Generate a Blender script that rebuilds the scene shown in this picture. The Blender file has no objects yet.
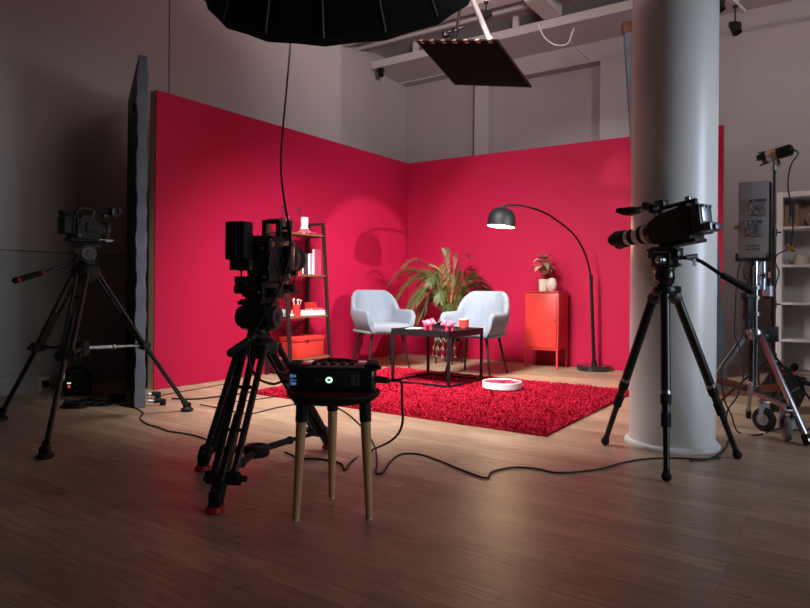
import bpy, bmesh, math, random
from mathutils import Vector, Matrix
R = math.radians
random.seed(7)
SC = bpy.context.scene
COL = SC.collection

# ------------------------------------------------------------------ camera
CAM_H, FPX, CX, CY, ROLL = 0.86, 641.0, 405.0, 286.5, R(0.5)
cd = bpy.data.cameras.new('camera'); cam = bpy.data.objects.new('camera', cd); COL.objects.link(cam)
cd.sensor_fit = 'HORIZONTAL'; cd.sensor_width = 36.0; cd.lens = FPX / 810 * 36
cd.shift_y = (CY - 304) / 810; cd.clip_start = 0.05; cd.clip_end = 60
cam.matrix_world = Matrix.Translation((0, 0, CAM_H)) @ Matrix.Rotation(R(90), 4, 'X') @ Matrix.Rotation(ROLL, 4, 'Z')
SC.camera = cam

def ray(px, py):
    dx, dy = px - CX, CY - py
    return (dx*math.cos(ROLL) - dy*math.sin(ROLL)) / FPX, (dx*math.sin(ROLL) + dy*math.cos(ROLL)) / FPX
def at(px, py, Y):
    a, b = ray(px, py); return Vector((a*Y, Y, CAM_H + b*Y))
def fl(px, py, z=0.0):
    a, b = ray(px, py); Y = (z - CAM_H) / b; return Vector((a*Y, Y, z))
U = Vector((.5635, .8261, 0)); V = Vector((.8261, -.5635, 0)); Z = Vector((0, 0, 1))
def uv(u, v, z=0.0): return U*u + V*v + Z*z          # the set's own axes: U runs along the first flat, V along the second
def on_v(px, py, v):                                   # point of the plane V-coordinate = v
    a, b = ray(px, py); Y = v / (a*V.x + V.y); return Vector((a*Y, Y, CAM_H + b*Y))
def on_u(px, py, u):
    a, b = ray(px, py); Y = u / (a*U.x + U.y); return Vector((a*Y, Y, CAM_H + b*Y))
SETA = math.atan2(V.y, V.x)                            # rotation that takes local x to V and local y to U

# ------------------------------------------------------------------ materials
MATS = {}
def pm(name, rgb, rough=.5, metal=0, var=.10, scale=25, bump=0, bscale=200, coat=0, spec=.5, emit=0, ecol=None, stretch=None, sheen=0):
    if name in MATS: return MATS[name]
    m = bpy.data.materials.new(name); m.use_nodes = True; nt = m.node_tree; N = nt.nodes; L = nt.links
    b = N['Principled BSDF']
    tc = N.new('ShaderNodeTexCoord'); src = tc.outputs['Object']
    if stretch:
        mp = N.new('ShaderNodeMapping'); mp.inputs['Scale'].default_value = stretch; L.new(src, mp.inputs['Vector']); src = mp.outputs['Vector']
    nz = N.new('ShaderNodeTexNoise'); nz.inputs['Scale'].default_value = scale; nz.inputs['Detail'].default_value = 3
    L.new(src, nz.inputs['Vector'])
    mx = N.new('ShaderNodeMix'); mx.data_type = 'RGBA'
    mx.inputs[6].default_value = (*[c*(1-var) for c in rgb], 1); mx.inputs[7].default_value = (*[min(1, c*(1+var)) for c in rgb], 1)
    L.new(nz.outputs['Fac'], mx.inputs[0]); L.new(mx.outputs[2], b.inputs['Base Color'])
    b.inputs['Roughness'].default_value = rough; b.inputs['Metallic'].default_value = metal
    b.inputs['Coat Weight'].default_value = coat; b.inputs['Specular IOR Level'].default_value = spec
    if sheen: b.inputs['Sheen Weight'].default_value = sheen; b.inputs['Sheen Roughness'].default_value = .4
    if bump:
        n2 = N.new('ShaderNodeTexNoise'); n2.inputs['Scale'].default_value = bscale; n2.inputs['Detail'].default_value = 4; L.new(src, n2.inputs['Vector'])
        bp = N.new('ShaderNodeBump'); bp.inputs['Strength'].default_value = bump; bp.inputs['Distance'].default_value = .01
        L.new(n2.outputs['Fac'], bp.inputs['Height']); L.new(bp.outputs['Normal'], b.inputs['Normal'])
    if emit:
        b.inputs['Emission Color'].default_value = (*(ecol or rgb), 1); b.inputs['Emission Strength'].default_value = emit
    MATS[name] = m; return m

BLK = pm('black_anodised', (.007, .007, .0075), .38, .0, .2, spec=.4)
BLKM = pm('black_matte', (.006, .006, .0065), .6, 0, .2, spec=.35)
BLKG = pm('black_gloss', (.008, .008, .009), .22, 0, .1, coat=.3)
CARB = pm('carbon_tube', (.008, .0085, .010), .32, 0, .3, 90, spec=.45)
RUB = pm('black_rubber', (.008, .008, .008), .8, spec=.3)
FABK = pm('black_fabric', (.0035, .0035, .004), .85, 0, .2, 60, bump=.2, bscale=300, spec=.15)
CHROME = pm('chrome', (.62, .63, .66), .18, 1.0, .05)
STEEL = pm('satin_steel', (.34, .35, .38), .35, 1.0, .08)
DGREY = pm('dark_grey_metal', (.05, .05, .055), .4, .3)
SILVER = pm('silver_paint', (.42, .43, .47), .35, .6)
REDC = pm('red_accent', (.5, .02, .015), .4)
GOLD = pm('gold_ring', (.55, .32, .09), .3, .9)
WHITE = pm('white_paint', (.72, .71, .70), .5, 0, .03)
LENSW = pm('lens_offwhite', (.66, .60, .54), .4, 0, .04)
GLASS = pm('lens_glass', (.01, .012, .02), .05, 0, 0, coat=1)
WOOD = pm('beech_wood', (.62, .38, .20), .45, 0, .22, 6, bump=.05, bscale=40, stretch=(12, 12, 1))
PINE = pm('pine_lumber', (.62, .47, .32), .6, 0, .2, 6, stretch=(10, 10, 1))
SHELFW = pm('shelf_walnut', (.22, .10, .045), .5, 0, .25, 6, stretch=(14, 2, 14))
DBROWN = pm('dark_brown_steel', (.020, .010, .010), .45)
RUST = pm('copper_brown_paint', (.16, .055, .03), .45, .3)
ORANGE = pm('orange_red_paint', (.57, .036, .032), .42, 0, .04)
REDPOT = pm('red_ceramic', (.52, .025, .025), .4, 0, .05)
PINK = pm('pink_ceramic', (.80, .14, .26), .35, 0, .05)
PINKD = pm('dark_pink_ceramic', (.55, .03, .10), .4)
CREAM = pm('cream_ceramic', (.70, .66, .60), .5, 0, .06, bump=.15, bscale=80)
PAPER = pm('white_paper', (.78, .78, .80), .7, 0, .03)
NAVY = pm('navy_cover', (.018, .026, .042), .6)
SOIL = pm('potting_soil', (.03, .018, .01), .95, 0, .5, 120)

# ------------------------------------------------------------------ mesh builder
def frame_of(d):
    d = d.normalized(); a = Vector((0, 0, 1)) if abs(d.z) < .95 else Vector((1, 0, 0))
    x = a.cross(d).normalized(); return x, d.cross(x), d
def spline(pts, k=6, closed=False):
    P = [Vector(p) for p in pts]; n = len(P); out = []
    rng = n if closed else n-1
    for i in range(rng):
        p0 = P[(i-1) % n] if (closed or i > 0) else P[0]*2-P[1]
        p1 = P[i]; p2 = P[(i+1) % n]
        p3 = P[(i+2) % n] if (closed or i+2 < n) else P[n-1]*2-P[n-2]
        for j in range(k):
            t = j/k
            out.append(.5*((2*p1)+(p2-p0)*t+(2*p0-5*p1+4*p2-p3)*t*t+(3*p1-p0-3*p2+p3)*t**3))
    if not closed: out.append(P[-1].copy())
    return out
class MB:
    def __init__(s): s.v = []; s.f = []
    def add(s, vs, fs):
        o = len(s.v); s.v += [Vector(v) for v in vs]; s.f += [tuple(i+o for i in f) for f in fs]; return s
    def box(s, c, size, rot=None, bev=0, seg=2):
        """rot: z angle, or a 3x3 matrix whose columns are the box's axes"""
        M3 = Matrix.Identity(3) if rot is None else (Matrix.Rotation(rot, 3, 'Z') if isinstance(rot, (int, float)) else rot)
        bm = bmesh.new(); bmesh.ops.create_cube(bm, size=1)
        for v in bm.verts: v.co = Vector((v.co.x*size[0], v.co.y*size[1], v.co.z*size[2]))
        if bev: bmesh.ops.bevel(bm, geom=bm.edges[:], offset=min(bev, min(size)*.49), segments=seg, affect='EDGES', profile=.5)
        bm.verts.index_update(); c = Vector(c)
        s.add([M3 @ v.co + c for v in bm.verts], [[v.index for v in f.verts] for f in bm.faces]); bm.free(); return s
    def bar(s, a, b, w, h=None, up=(0, 0, 1), bev=0):
        a = Vector(a); b = Vector(b); d = (b-a); L_ = d.length; d.normalize(); up = Vector(up)
        x = up.cross(d)
        if x.length < 1e-3: x = Vector((1, 0, 0)).cross(d)
        x.normalize(); y = d.cross(x)
        return s.box((a+b)/2, (w, h or w, L_), Matrix((x, y, d)).transposed(), bev)
    def cyl(s, a, b, r0, r1=None, n=16, cap=True):
        a = Vector(a); b = Vector(b); r1 = r0 if r1 is None else r1; x, y, _ = frame_of(b-a); vs = []
        for p, r in ((a, r0), (b, r1)):
            for i in range(n):
                t = 2*math.pi*i/n; vs.append(p + x*(r*math.cos(t)) + y*(r*math.sin(t)))
        fs = [(i, (i+1) % n, n+(i+1) % n, n+i) for i in range(n)]
        if cap: fs += [tuple(range(n-1, -1, -1)), tuple(range(n, 2*n))]
        return s.add(vs, fs)
    def tube(s, pts, r, n=8, k=0, closed=False):
        P = spline(pts, k, closed) if k else [Vector(p) for p in pts]
        m = len(P); rr = r if callable(r) else (lambda t: r)
        vs = []; fs = []; x = None
        for i, p in enumerate(P):
            d = (P[(i+1) % m]-P[i-1]) if closed else (P[min(i+1, m-1)]-P[max(i-1, 0)])
            d.normalize()
            if x is None: x, _, _ = frame_of(d)
            x = (x - d*x.dot(d)).normalized(); y = d.cross(x); q = rr(i/max(1, m-1))
            vs += [p + x*(q*math.cos(2*math.pi*j/n)) + y*(q*math.sin(2*math.pi*j/n)) for j in range(n)]
        for i in range(m if closed else m-1):
            for j in range(n):
                a = i*n+j; b = i*n+(j+1) % n; c = ((i+1) % m)*n
                fs.append((a, b, c+(j+1) % n, c+j))
        if not closed: fs += [tuple(range(n-1, -1, -1)), tuple(range((m-1)*n, m*n))]
        return s.add(vs, fs)
    def lathe(s, prof, c=(0, 0, 0), axis=(0, 0, 1), n=24, caps=True):
        c = Vector(c); x, y, d = frame_of(Vector(axis)); vs = []; fs = []
        for r, h in prof:
            for i in range(n):
                t = 2*math.pi*i/n; vs.append(c + d*h + x*(r*math.cos(t)) + y*(r*math.sin(t)))
        for k in range(len(prof)-1):
            for i in range(n):
                fs.append((k*n+i, k*n+(i+1) % n, (k+1)*n+(i+1) % n, (k+1)*n+i))
        if caps and prof[0][0] > 1e-5: fs.append(tuple(range(n-1, -1, -1)))
        if caps and prof[-1][0] > 1e-5: fs.append(tuple(range((len(prof)-1)*n, len(prof)*n)))
        return s.add(vs, fs)
    def ball(s, c, r, sc=(1, 1, 1), n=16, rot=None):
        c = Vector(c); vs = []; fs = []; m = n//2
        M3 = rot or Matrix.Identity(3)
        for k in range(m+1):
            p = math.pi*k/m
            for i in range(n):
                t = 2*math.pi*i/n
                vs.append(c + M3 @ Vector((r*sc[0]*math.sin(p)*math.cos(t), r*sc[1]*math.sin(p)*math.sin(t), r*sc[2]*math.cos(p))))
        for k in range(m):
            for i in range(n): fs.append((k*n+i, k*n+(i+1) % n, (k+1)*n+(i+1) % n, (k+1)*n+i))
        return s.add(vs, fs)
    def prism(s, poly, vec):
        P = [Vector(p) for p in poly]; n = len(P); vec = Vector(vec)
        return s.add(P + [p+vec for p in P], [tuple(range(n-1, -1, -1)), tuple(range(n, 2*n))] + [(i, (i+1) % n, n+(i+1) % n, n+i) for i in range(n)])
    def grid(s, rows, closed=False):
        m = len(rows); n = len(rows[0]); vs = [p for r in rows for p in r]
        fs = [(i*n+j, i*n+(j+1) % n, (i+1)*n+(j+1) % n, (i+1)*n+j) for i in range(m-1) for j in range(n if closed else n-1)]
        return s.add(vs, fs)
    def build(s, name, mat, parent=None, world=False, smooth=38, weld=True):
        me = bpy.data.meshes.new(name); vs = s.v
        if world and parent is not None:
            root = parent
            while root.parent: root = root.parent
            I = root.matrix_basis.inverted(); vs = [I @ v for v in vs]
        me.from_pydata([tuple(v) for v in vs], [], s.f); me.update()
        bm = bmesh.new(); bm.from_mesh(me)
        if weld: bmesh.ops.remove_doubles(bm, verts=bm.verts, dist=1e-5)
        bmesh.ops.recalc_face_normals(bm, faces=bm.faces); bm.to_mesh(me); bm.free()
        if smooth:
            me.polygons.foreach_set('use_smooth', [True]*len(me.polygons)); me.set_sharp_from_angle(angle=R(smooth))
        me.materials.append(mat)
        o = bpy.data.objects.new(name, me); COL.objects.link(o)
        if parent is not None: o.parent = parent
        return o
def tag(o, label, cat, group=None):
    o['label'] = label; o['category'] = cat
    if group: o['group'] = group
    return o
def thing(name, label, cat, loc=(0, 0, 0), rz=0, group=None):
    o = bpy.data.objects.new(name, None); COL.objects.link(o); o.empty_display_size = .05
    o.location = loc; o.rotation_euler = (0, 0, rz); return tag(o, label, cat, group)
def struct(mb, name, mat, parent=None, **k):
    o = mb.build(name, mat, parent, **k)
    if parent is None: o['kind'] = 'structure'
    return o
def copy_tree(o, parent=None):
    c = o.copy(); COL.objects.link(c)
    if parent is not None: c.parent = parent
    for ch in list(o.children): copy_tree(ch, c)
    return c
def lerp(a, b, t): return Vector(a)*(1-t) + Vector(b)*t
# ================================================================== ROOM
def floor_mat():
    m = bpy.data.materials.new('worn_plank_floor'); m.use_nodes = True; nt = m.node_tree; N = nt.nodes; L = nt.links
    b = N['Principled BSDF']; tc = N.new('ShaderNodeTexCoord')
    mp = N.new('ShaderNodeMapping'); mp.inputs['Rotation'].default_value = (0, 0, -SETA); L.new(tc.outputs['Object'], mp.inputs['Vector'])
    def brick(w, h, off, mort):
        t = N.new('ShaderNodeTexBrick'); t.offset = off; t.offset_frequency = 2
        t.inputs['Scale'].default_value = 1; t.inputs['Brick Width'].default_value = w; t.inputs['Row Height'].default_value = h
        t.inputs['Mortar Size'].default_value = mort; t.inputs['Mortar Smooth'].default_value = .3
        L.new(mp.outputs['Vector'], t.inputs['Vector']); return t
    bk = brick(.78, .083, .37, .0011)
    bk.inputs['Color1'].default_value = (.40, .282, .19, 1); bk.inputs['Color2'].default_value = (.57, .42, .295, 1); bk.inputs['Mortar'].default_value = (.16, .10, .065, 1)
    mg = N.new('ShaderNodeMapping'); mg.inputs['Scale'].default_value = (2.2, 26, 1); L.new(mp.outputs['Vector'], mg.inputs['Vector'])
    gr = N.new('ShaderNodeTexNoise'); gr.inputs['Scale'].default_value = 2.5; gr.inputs['Detail'].default_value = 6; gr.inputs['Distortion'].default_value = .6
    L.new(mg.outputs['Vector'], gr.inputs['Vector'])
    r1 = N.new('ShaderNodeValToRGB'); r1.color_ramp.elements[0].position = .3; r1.color_ramp.elements[0].color = (.62, .60, .58, 1); r1.color_ramp.elements[1].position = .7; r1.color_ramp.elements[1].color = (1.08, 1.06, 1.04, 1)
    L.new(gr.outputs['Fac'], r1.inputs['Fac'])
    mx = N.new('ShaderNodeMix'); mx.data_type = 'RGBA'; mx.blend_type = 'MULTIPLY'; mx.inputs[0].default_value = 1
    L.new(bk.outputs['Color'], mx.inputs[6]); L.new(r1.outputs['Color'], mx.inputs[7])
    # scuffs and wear
    sc = N.new('ShaderNodeTexNoise'); sc.inputs['Scale'].default_value = 1.3; sc.inputs['Detail'].default_value = 8; sc.inputs['Roughness'].default_value = .7; L.new(mp.outputs['Vector'], sc.inputs['Vector'])
    r2 = N.new('ShaderNodeValToRGB'); r2.color_ramp.elements[0].position = .35; r2.color_ramp.elements[0].color = (.68, .66, .64, 1); r2.color_ramp.elements[1].position = .62; r2.color_ramp.elements[1].color = (1, 1, 1, 1)
    L.new(sc.outputs['Fac'], r2.inputs['Fac'])
    m2 = N.new('ShaderNodeMix'); m2.data_type = 'RGBA'; m2.blend_type = 'MULTIPLY'; m2.inputs[0].default_value = .8
    L.new(mx.outputs[2], m2.inputs[6]); L.new(r2.outputs['Color'], m2.inputs[7]); L.new(m2.outputs[2], b.inputs['Base Color'])
    rr = N.new('ShaderNodeMapRange'); rr.inputs['To Min'].default_value = .24; rr.inputs['To Max'].default_value = .48; L.new(sc.outputs['Fac'], rr.inputs['Value']); L.new(rr.outputs['Result'], b.inputs['Roughness'])
    bp = N.new('ShaderNodeBump'); bp.inputs['Strength'].default_value = .25; bp.inputs['Distance'].default_value = .004
    ad = N.new('ShaderNodeMath'); ad.operation = 'MULTIPLY_ADD'; ad.inputs[1].default_value = -1.2
    L.new(bk.outputs['Fac'], ad.inputs[0]); L.new(gr.outputs['Fac'], ad.inputs[2]); L.new(ad.outputs[0], bp.inputs['Height']); L.new(bp.outputs['Normal'], b.inputs['Normal'])
    b.inputs['Specular IOR Level'].default_value = .45
    return m
WALLM = pm('wall_plaster', (.47, .42, .42), .8, 0, .06, 1.2, bump=.06, bscale=30)
WALLB = pm('wall_brick_paint', (.40, .345, .345), .8, 0, .10, 2.0, bump=.12, bscale=24)
WAINS = pm('wall_lower_board', (.36, .37, .37), .75, 0, .06, 1.5)
SEAM = pm('wall_seam_shadow', (.10, .09, .09), .9)
CEILM = pm('ceiling_paint', (.52, .50, .49), .85, 0, .05, 1.5, bump=.04, bscale=20)
TRAYM = pm('ceiling_tray_paint', (.60, .56, .54), .7, 0, .04, 2)
COLM = pm('column_enamel', (.66, .65, .65), .33, 0, .05, 3, bump=.015, bscale=6)

CRN = Vector((.03, 8.23, 0)); CU = CRN.dot(U); CV = CRN.dot(V)     # set corner in the set's axes
def ubox(u0, u1, v0, v1, z0, z1, mb=None):
    mb = mb or MB(); return mb.box(uv((u0+u1)/2, (v0+v1)/2, (z0+z1)/2), (v1-v0, u1-u0, z1-z0), SETA)
WV, WU = -5.29, 8.08
struct(MB().box((0.5, 4.0, -.05), (16, 16, .1), SETA), 'floor', floor_mat())
struct(ubox(-4, 6.27, WV-.35, WV, 0, 4.3), 'wall_left', WALLM)
struct(ubox(-4, 6.26, WV, WV+.012, .15, 1.11), 'trim_1', WAINS)
struct(ubox(-4, 6.26, WV, WV+.02, 0, .145), 'baseboard_left', WAINS)
struct(ubox(3.745, 3.757, WV, WV+.003, 1.11, 4.3), 'trim_2', SEAM)
struct(ubox(-4, 6.26, WV+.002, WV+.0145, 1.108, 1.116), 'trim_3', SEAM)
struct(ubox(6.27, 8.5, WV-.6, WV-.35, 0, 4.3), 'wall_side', WALLM)
bw = MB(); ubox(WU+.18, WU+.4, -6, 3.6, 0, 4.3, bw)
struct(bw, 'wall_back', WALLB)
pier = MB()
for a, b_ in ((-4.34, -4.12), (-2.55, -1.75), (-1.75, 3.6)): ubox(WU, WU+.18, a, b_, 0, 3.8, pier)
ubox(WU, WU+.18, -5.64, -4.34, 3.97, 4.3, pier); ubox(WU, WU+.18, -4.34, 3.6, 3.74, 4.3, pier)
struct(pier, 'wall_back_piers', WALLM)
struct(ubox(WU-.02, WU, -1.7, 3.6, 0, .14), 'baseboard_back', WALLM)
struct(ubox(-4, 8.6, -6, 3.6, 4.25, 4.35), 'ceiling', CEILM)
tr = MB(); ubox(7.36, 8.08, -5.62, 3.6, 3.99, 4.03, tr); ubox(7.33, 7.37, -5.62, 3.6, 3.985, 4.09, tr)
struct(tr, 'ceiling_tray_trim', TRAYM)
hg = MB()
for v_ in (-4.9, -3.4, -1.9, -.4, 1.1): hg.box(uv(7.4, v_, 4.14), (.07, .05, .24), SETA)
struct(hg, 'ceiling_tray_hanger_trim', TRAYM)
jo = MB()
for v_ in (-3.0, -.2): ubox(6.75, 7.34, v_, v_+.22, 4.1, 4.26, jo)
ubox(6.55, 6.75, -5.62, 3.6, 4.12, 4.26, jo); ubox(7.0, 7.05, -5.62, 3.6, 4.16, 4.2, jo)
struct(jo, 'ceiling_joist_beam', TRAYM)
# column
CC = Vector((1.49, 3.57, 0))
cl = MB().lathe([(.248, 0), (.248, .012), (.242, .02), (.229, .028), (.223, .05), (.223, 2.2), (.223, 4.25)], CC, n=72)
struct(cl, 'column', COLM)

# ------------------------------------------------------------------ the red set flats
REDW = pm('crimson_set_paint', (.42, .0055, .049), .65, 0, .05, 2.5, bump=.03, bscale=120, spec=.22)
FL = 3.66; FH = 2.44
t = thing('set_flat', 'crimson painted set wall the ladder shelf stands against', 'set wall', uv(CU-FL/2, CV, 0), SETA)
ubox(CU-FL, CU+.012, CV-.012, CV, 0.004, FH).build('panel', REDW, t, True)
fr = MB(); ubox(CU-FL, CU, CV-.085, CV-.012, 0, .045, fr); ubox(CU-FL, CU, CV-.085, CV-.012, FH-.045, FH-.002, fr)
for k in range(7): ubox(CU-FL+k*(FL-.04)/6, CU-FL+k*(FL-.04)/6+.04, CV-.085, CV-.012, .045, FH-.045, fr)
fr.build('timber_frame', PINE, t, True)
for k in (0, 1):
    u0 = CU-FL+.62+k*2.2; br = MB()
    br.bar(uv(u0, CV-.09, 1.7), uv(u0, CV-.55, .03), .045, .07); br.bar(uv(u0, CV-.09, .035), uv(u0, CV-.58, .035), .045, .07); br.bar(uv(u0, CV-.09, .75), uv(u0, CV-.36, .72), .03, .06)
    br.build('brace', PINE, t, True)
t = thing('set_flat', 'crimson painted set wall behind the red cabinet and arc lamp', 'set wall', uv(CU, CV+FL/2, 0), SETA)
ubox(CU, CU+.012, CV+.001, CV+FL, 0.004, FH).build('panel', REDW, t, True)
fr = MB(); ubox(CU+.012, CU+.085, CV+.09, CV+FL, 0, .045, fr); ubox(CU+.012, CU+.085, CV+.09, CV+FL, FH-.045, FH-.002, fr)
for k in range(7): ubox(CU+.012, CU+.085, CV+.09+k*(FL-.13)/6, CV+.13+k*(FL-.13)/6, .045, FH-.045, fr)
fr.build('timber_frame', PINE, t, True)
for k in (0, 1):
    v0 = CV+.6+k*2.6; br = MB()
    br.bar(uv(CU+.09, v0, 1.7), uv(CU+.55, v0, .03), .045, .07); br.bar(uv(CU+.09, v0, .035), uv(CU+.58, v0, .035), .045, .07)
    br.build('brace', PINE, t, True)

# ------------------------------------------------------------------ black wrapped boards
def board_mat(name, c, rough, sp):
    return pm(name, c, rough, 0, .35, 5, bump=.9, bscale=14, spec=sp)
WRAP = board_mat('dark_plastic_wrap', (.15, .17, .21), .34, .6)
p0 = fl(140, 408); p0.z = 0; d = Vector((-.447, .894, 0)); n_ = Vector((d.y, -d.x, 0))
t = thing('foam_board', 'tall dark wrapped foam board standing edge-on beside the unlit wall', 'board', p0)
ax = Matrix((n_, d, Z)).transposed()
MB().box(p0 + d*.61 + n_*.0 + Z*1.225, (.06, 1.22, 2.44), ax, .012).build('panel', BLKM, t, True)
eg = MB(); rows = []
for i in range(49):
    z = .005 + 2.44*i/48; w = .036 + .004*math.sin(i*1.7) + .003*math.sin(i*.63)
    rows.append([p0 + n_*(-w) + d*.03 + Z*z, p0 + n_*(-w+.004) - d*(.010+.004*math.sin(i*2.1)) + Z*z, p0 + n_*(w-.004) - d*(.012+.004*math.cos(i*1.3)) + Z*z, p0 + n_*w + d*.03 + Z*z])
eg.grid(rows).build('plastic_edge', WRAP, t, True)
MB().box(p0 + n_*.0 + d*.3 + Z*2.16, (.10, .05, .05), ax, .01).build('clamp', BLK, t, True)
# board behind the column
b0 = fl(729, 397); e = (at(716, 200, 5.12) - b0).normalized(); e = Vector((e.x, 0, e.z)).normalized()
w_ = Vector((e.z, 0, -e.x))
t = thing('foam_board', 'tall slate dark board leaning upright behind the round column', 'board', b0 - w_*.3)
c = b0 - w_*.32 + e*1.5 + Vector((0, .03, .045))
MB().box(c, (.64, .05, 2.98), Matrix((w_, Vector((0, 1, 0)), e)).transposed(), .008).build('panel', WRAP, t, True)
MB().box(c + e*1.46 - w_*0.0, (.66, .06, .09), Matrix((w_, Vector((0, 1, 0)), e)).transposed(), .008).build('end_batten', RUST, t, True)
# ================================================================== FURNITURE OF THE RED SET
# ---- shag rug
RUGM = pm('red_shag_pile', (.45, .012, .040), .95, 0, .22, 30, spec=.1)
F = fl(545, 437); RW, RL = 1.89, 2.42
rc = F + U*(RW/2) - V*(RL/2)
rg = MB(); rg.box((0, 0, .008), (RL, RW, .014))
rnd = random.Random(3)
for i in range(72000):
    x = (rnd.random()-.5)*RL; y = (rnd.random()-.5)*RW
    a = rnd.random()*6.283; h = .014+.013*rnd.random(); l = .026*rnd.random(); w = .0045
    cl_ = .5+.5*math.sin(x*19+2*math.sin(y*13))*math.sin(y*21+1.5*math.sin(x*9)); h *= .75+.4*cl_
    dx, dy = math.cos(a), math.sin(a); lx, ly = l*math.cos(a+1.2), l*math.sin(a+1.2)
    o = len(rg.v)
    rg.v += [Vector((x-dx*w, y-dy*w, .012)), Vector((x+dx*w, y+dy*w, .012)), Vector((x+dx*w*.6+lx, y+dy*w*.6+ly, .012+h)), Vector((x-dx*w*.6+lx, y-dy*w*.6+ly, .012+h))]
    rg.f.append((o, o+1, o+2, o+3))
rug = rg.build('shag_rug', RUGM, None, smooth=0, weld=False)
rug.location = rc; rug.rotation_euler = (0, 0, SETA)
tag(rug, 'deep red shag rug lying on the plank floor under the black table', 'rug')

# ---- black tray table
tf = fl(449, 388.5, .030); TX, TY, TH = .585, .60, .497
tcn = tf + U*(TY/2) - V*(TX/2); tcn.z = .030
TABM = pm('black_powder_coat', (.012, .010, .012), .35, .2, .2, 60)
t = thing('coffee_table', 'low square black metal tray table on the red rug', 'table', tcn, SETA)
H = TH-.03
tr = MB().box((0, 0, H-.024), (TX-.01, TY-.01, .012))
for sx in (-1, 1): tr.box((sx*(TX/2-.006), 0, H-.028), (.012, TY, .056)); tr.box((0, sx*(TY/2-.006), H-.028), (TX, .012, .056))
tr.build('tray_top', TABM, t)
for sx in (-1, 1):
    for sy in (-1, 1): MB().box((sx*(TX/2-.012), sy*(TY/2-.012), (H-.05)/2), (.022, .022, H-.05), None, .002).build('leg', TABM, t)
for sx in (-1, 1):
    MB().box((sx*(TX/2-.012), 0, .010), (.018, TY-.046, .018)).build('base_rail', TABM, t)
    MB().box((0, sx*(TY/2-.012), .010), (TX-.046, .018, .018)).build('base_rail', TABM, t)
TZ = TH-.0165
# ---- things on the table
def on_table(px, py): return fl(px, py, TZ)
def trinket(loc, rz, label):
    t = thing('pink_figurine', label, 'ornament', loc, rz, 'pink ornaments on the black table')
    b = MB().ball((0, 0, .058), .046, (1.05, .8, .72), 18); b.ball((.036, 0, .066), .027, (1, 1, 1), 14); b.cyl((.058, 0, .060), (.069, 0, .060), .012, .011, 12)
    b.build('body', PINK, t)
    e = MB()
    for s in (-1, 1): e.lathe([(.0, .022), (.009, .012), (.012, 0)], (.03, s*.018, .084), (.2, s*.4, 1), 8)
    e.build('ears', PINK, t)
    for sx in (-1, 1):
        for sy in (-1, 1): MB().lathe([(.013, 0), (.014, .012), (.010, .035)], (sx*.026, sy*.018, .0), n=10).build('foot', PINKD, t)
    tl = MB().tube([(-.044, 0, .062), (-.056, .004, .07), (-.053, .01, .078), (-.048, .004, .073)], .0035, 6, 4); tl.build('tail', PINK, t)
    return t
trinket(on_table(428.5, 330), R(-20), 'pink piggy ornament on the black table, nearer the white papers').scale = (1.02,)*3
trinket(on_table(448.5, 331.5), R(200), 'pink piggy ornament on the black table, nearer the red cup').scale = (1.02,)*3
t = thing('drinking_cup', 'orange-red cup with white rim on the black tray table', 'cup', on_table(464, 328.5), 0)
MB().lathe([(.038, 0), (.042, .003), (.046, .078), (.0445, .078), (.040, .006), (0, .006)], n=28).build('cup_body', ORANGE, t)
MB().lathe([(.046, .078), (.0475, .080), (.0475, .092), (.0445, .092), (.0445, .078)], n=28).build('rim', WHITE, t)
t = thing('dark_bowl', 'small dark bowl between the pink ornaments on the table', 'bowl', on_table(438.5, 327), 0)
MB().lathe([(.02, 0), (.024, .003), (.045, .05), (.042, .05), (.02, .008), (0, .007)], n=24).build('bowl_body', BLKG, t)
pc = on_table(411, 328.6)
for k in range(2):
    o = MB().box((0, 0, .002), (.20, .145, .003)).build('paper_sheet', PAPER, None); o.location = pc + Vector((.01*k, .006*k, .0005+.0045*k)); o.rotation_euler = (0, 0, SETA+R(8-14*k))
    tag(o, ['white paper sheet flat on the table under another sheet', 'white paper sheet lying on top of the other sheet on the table'][k], 'paper', 'papers on the black table')

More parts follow.
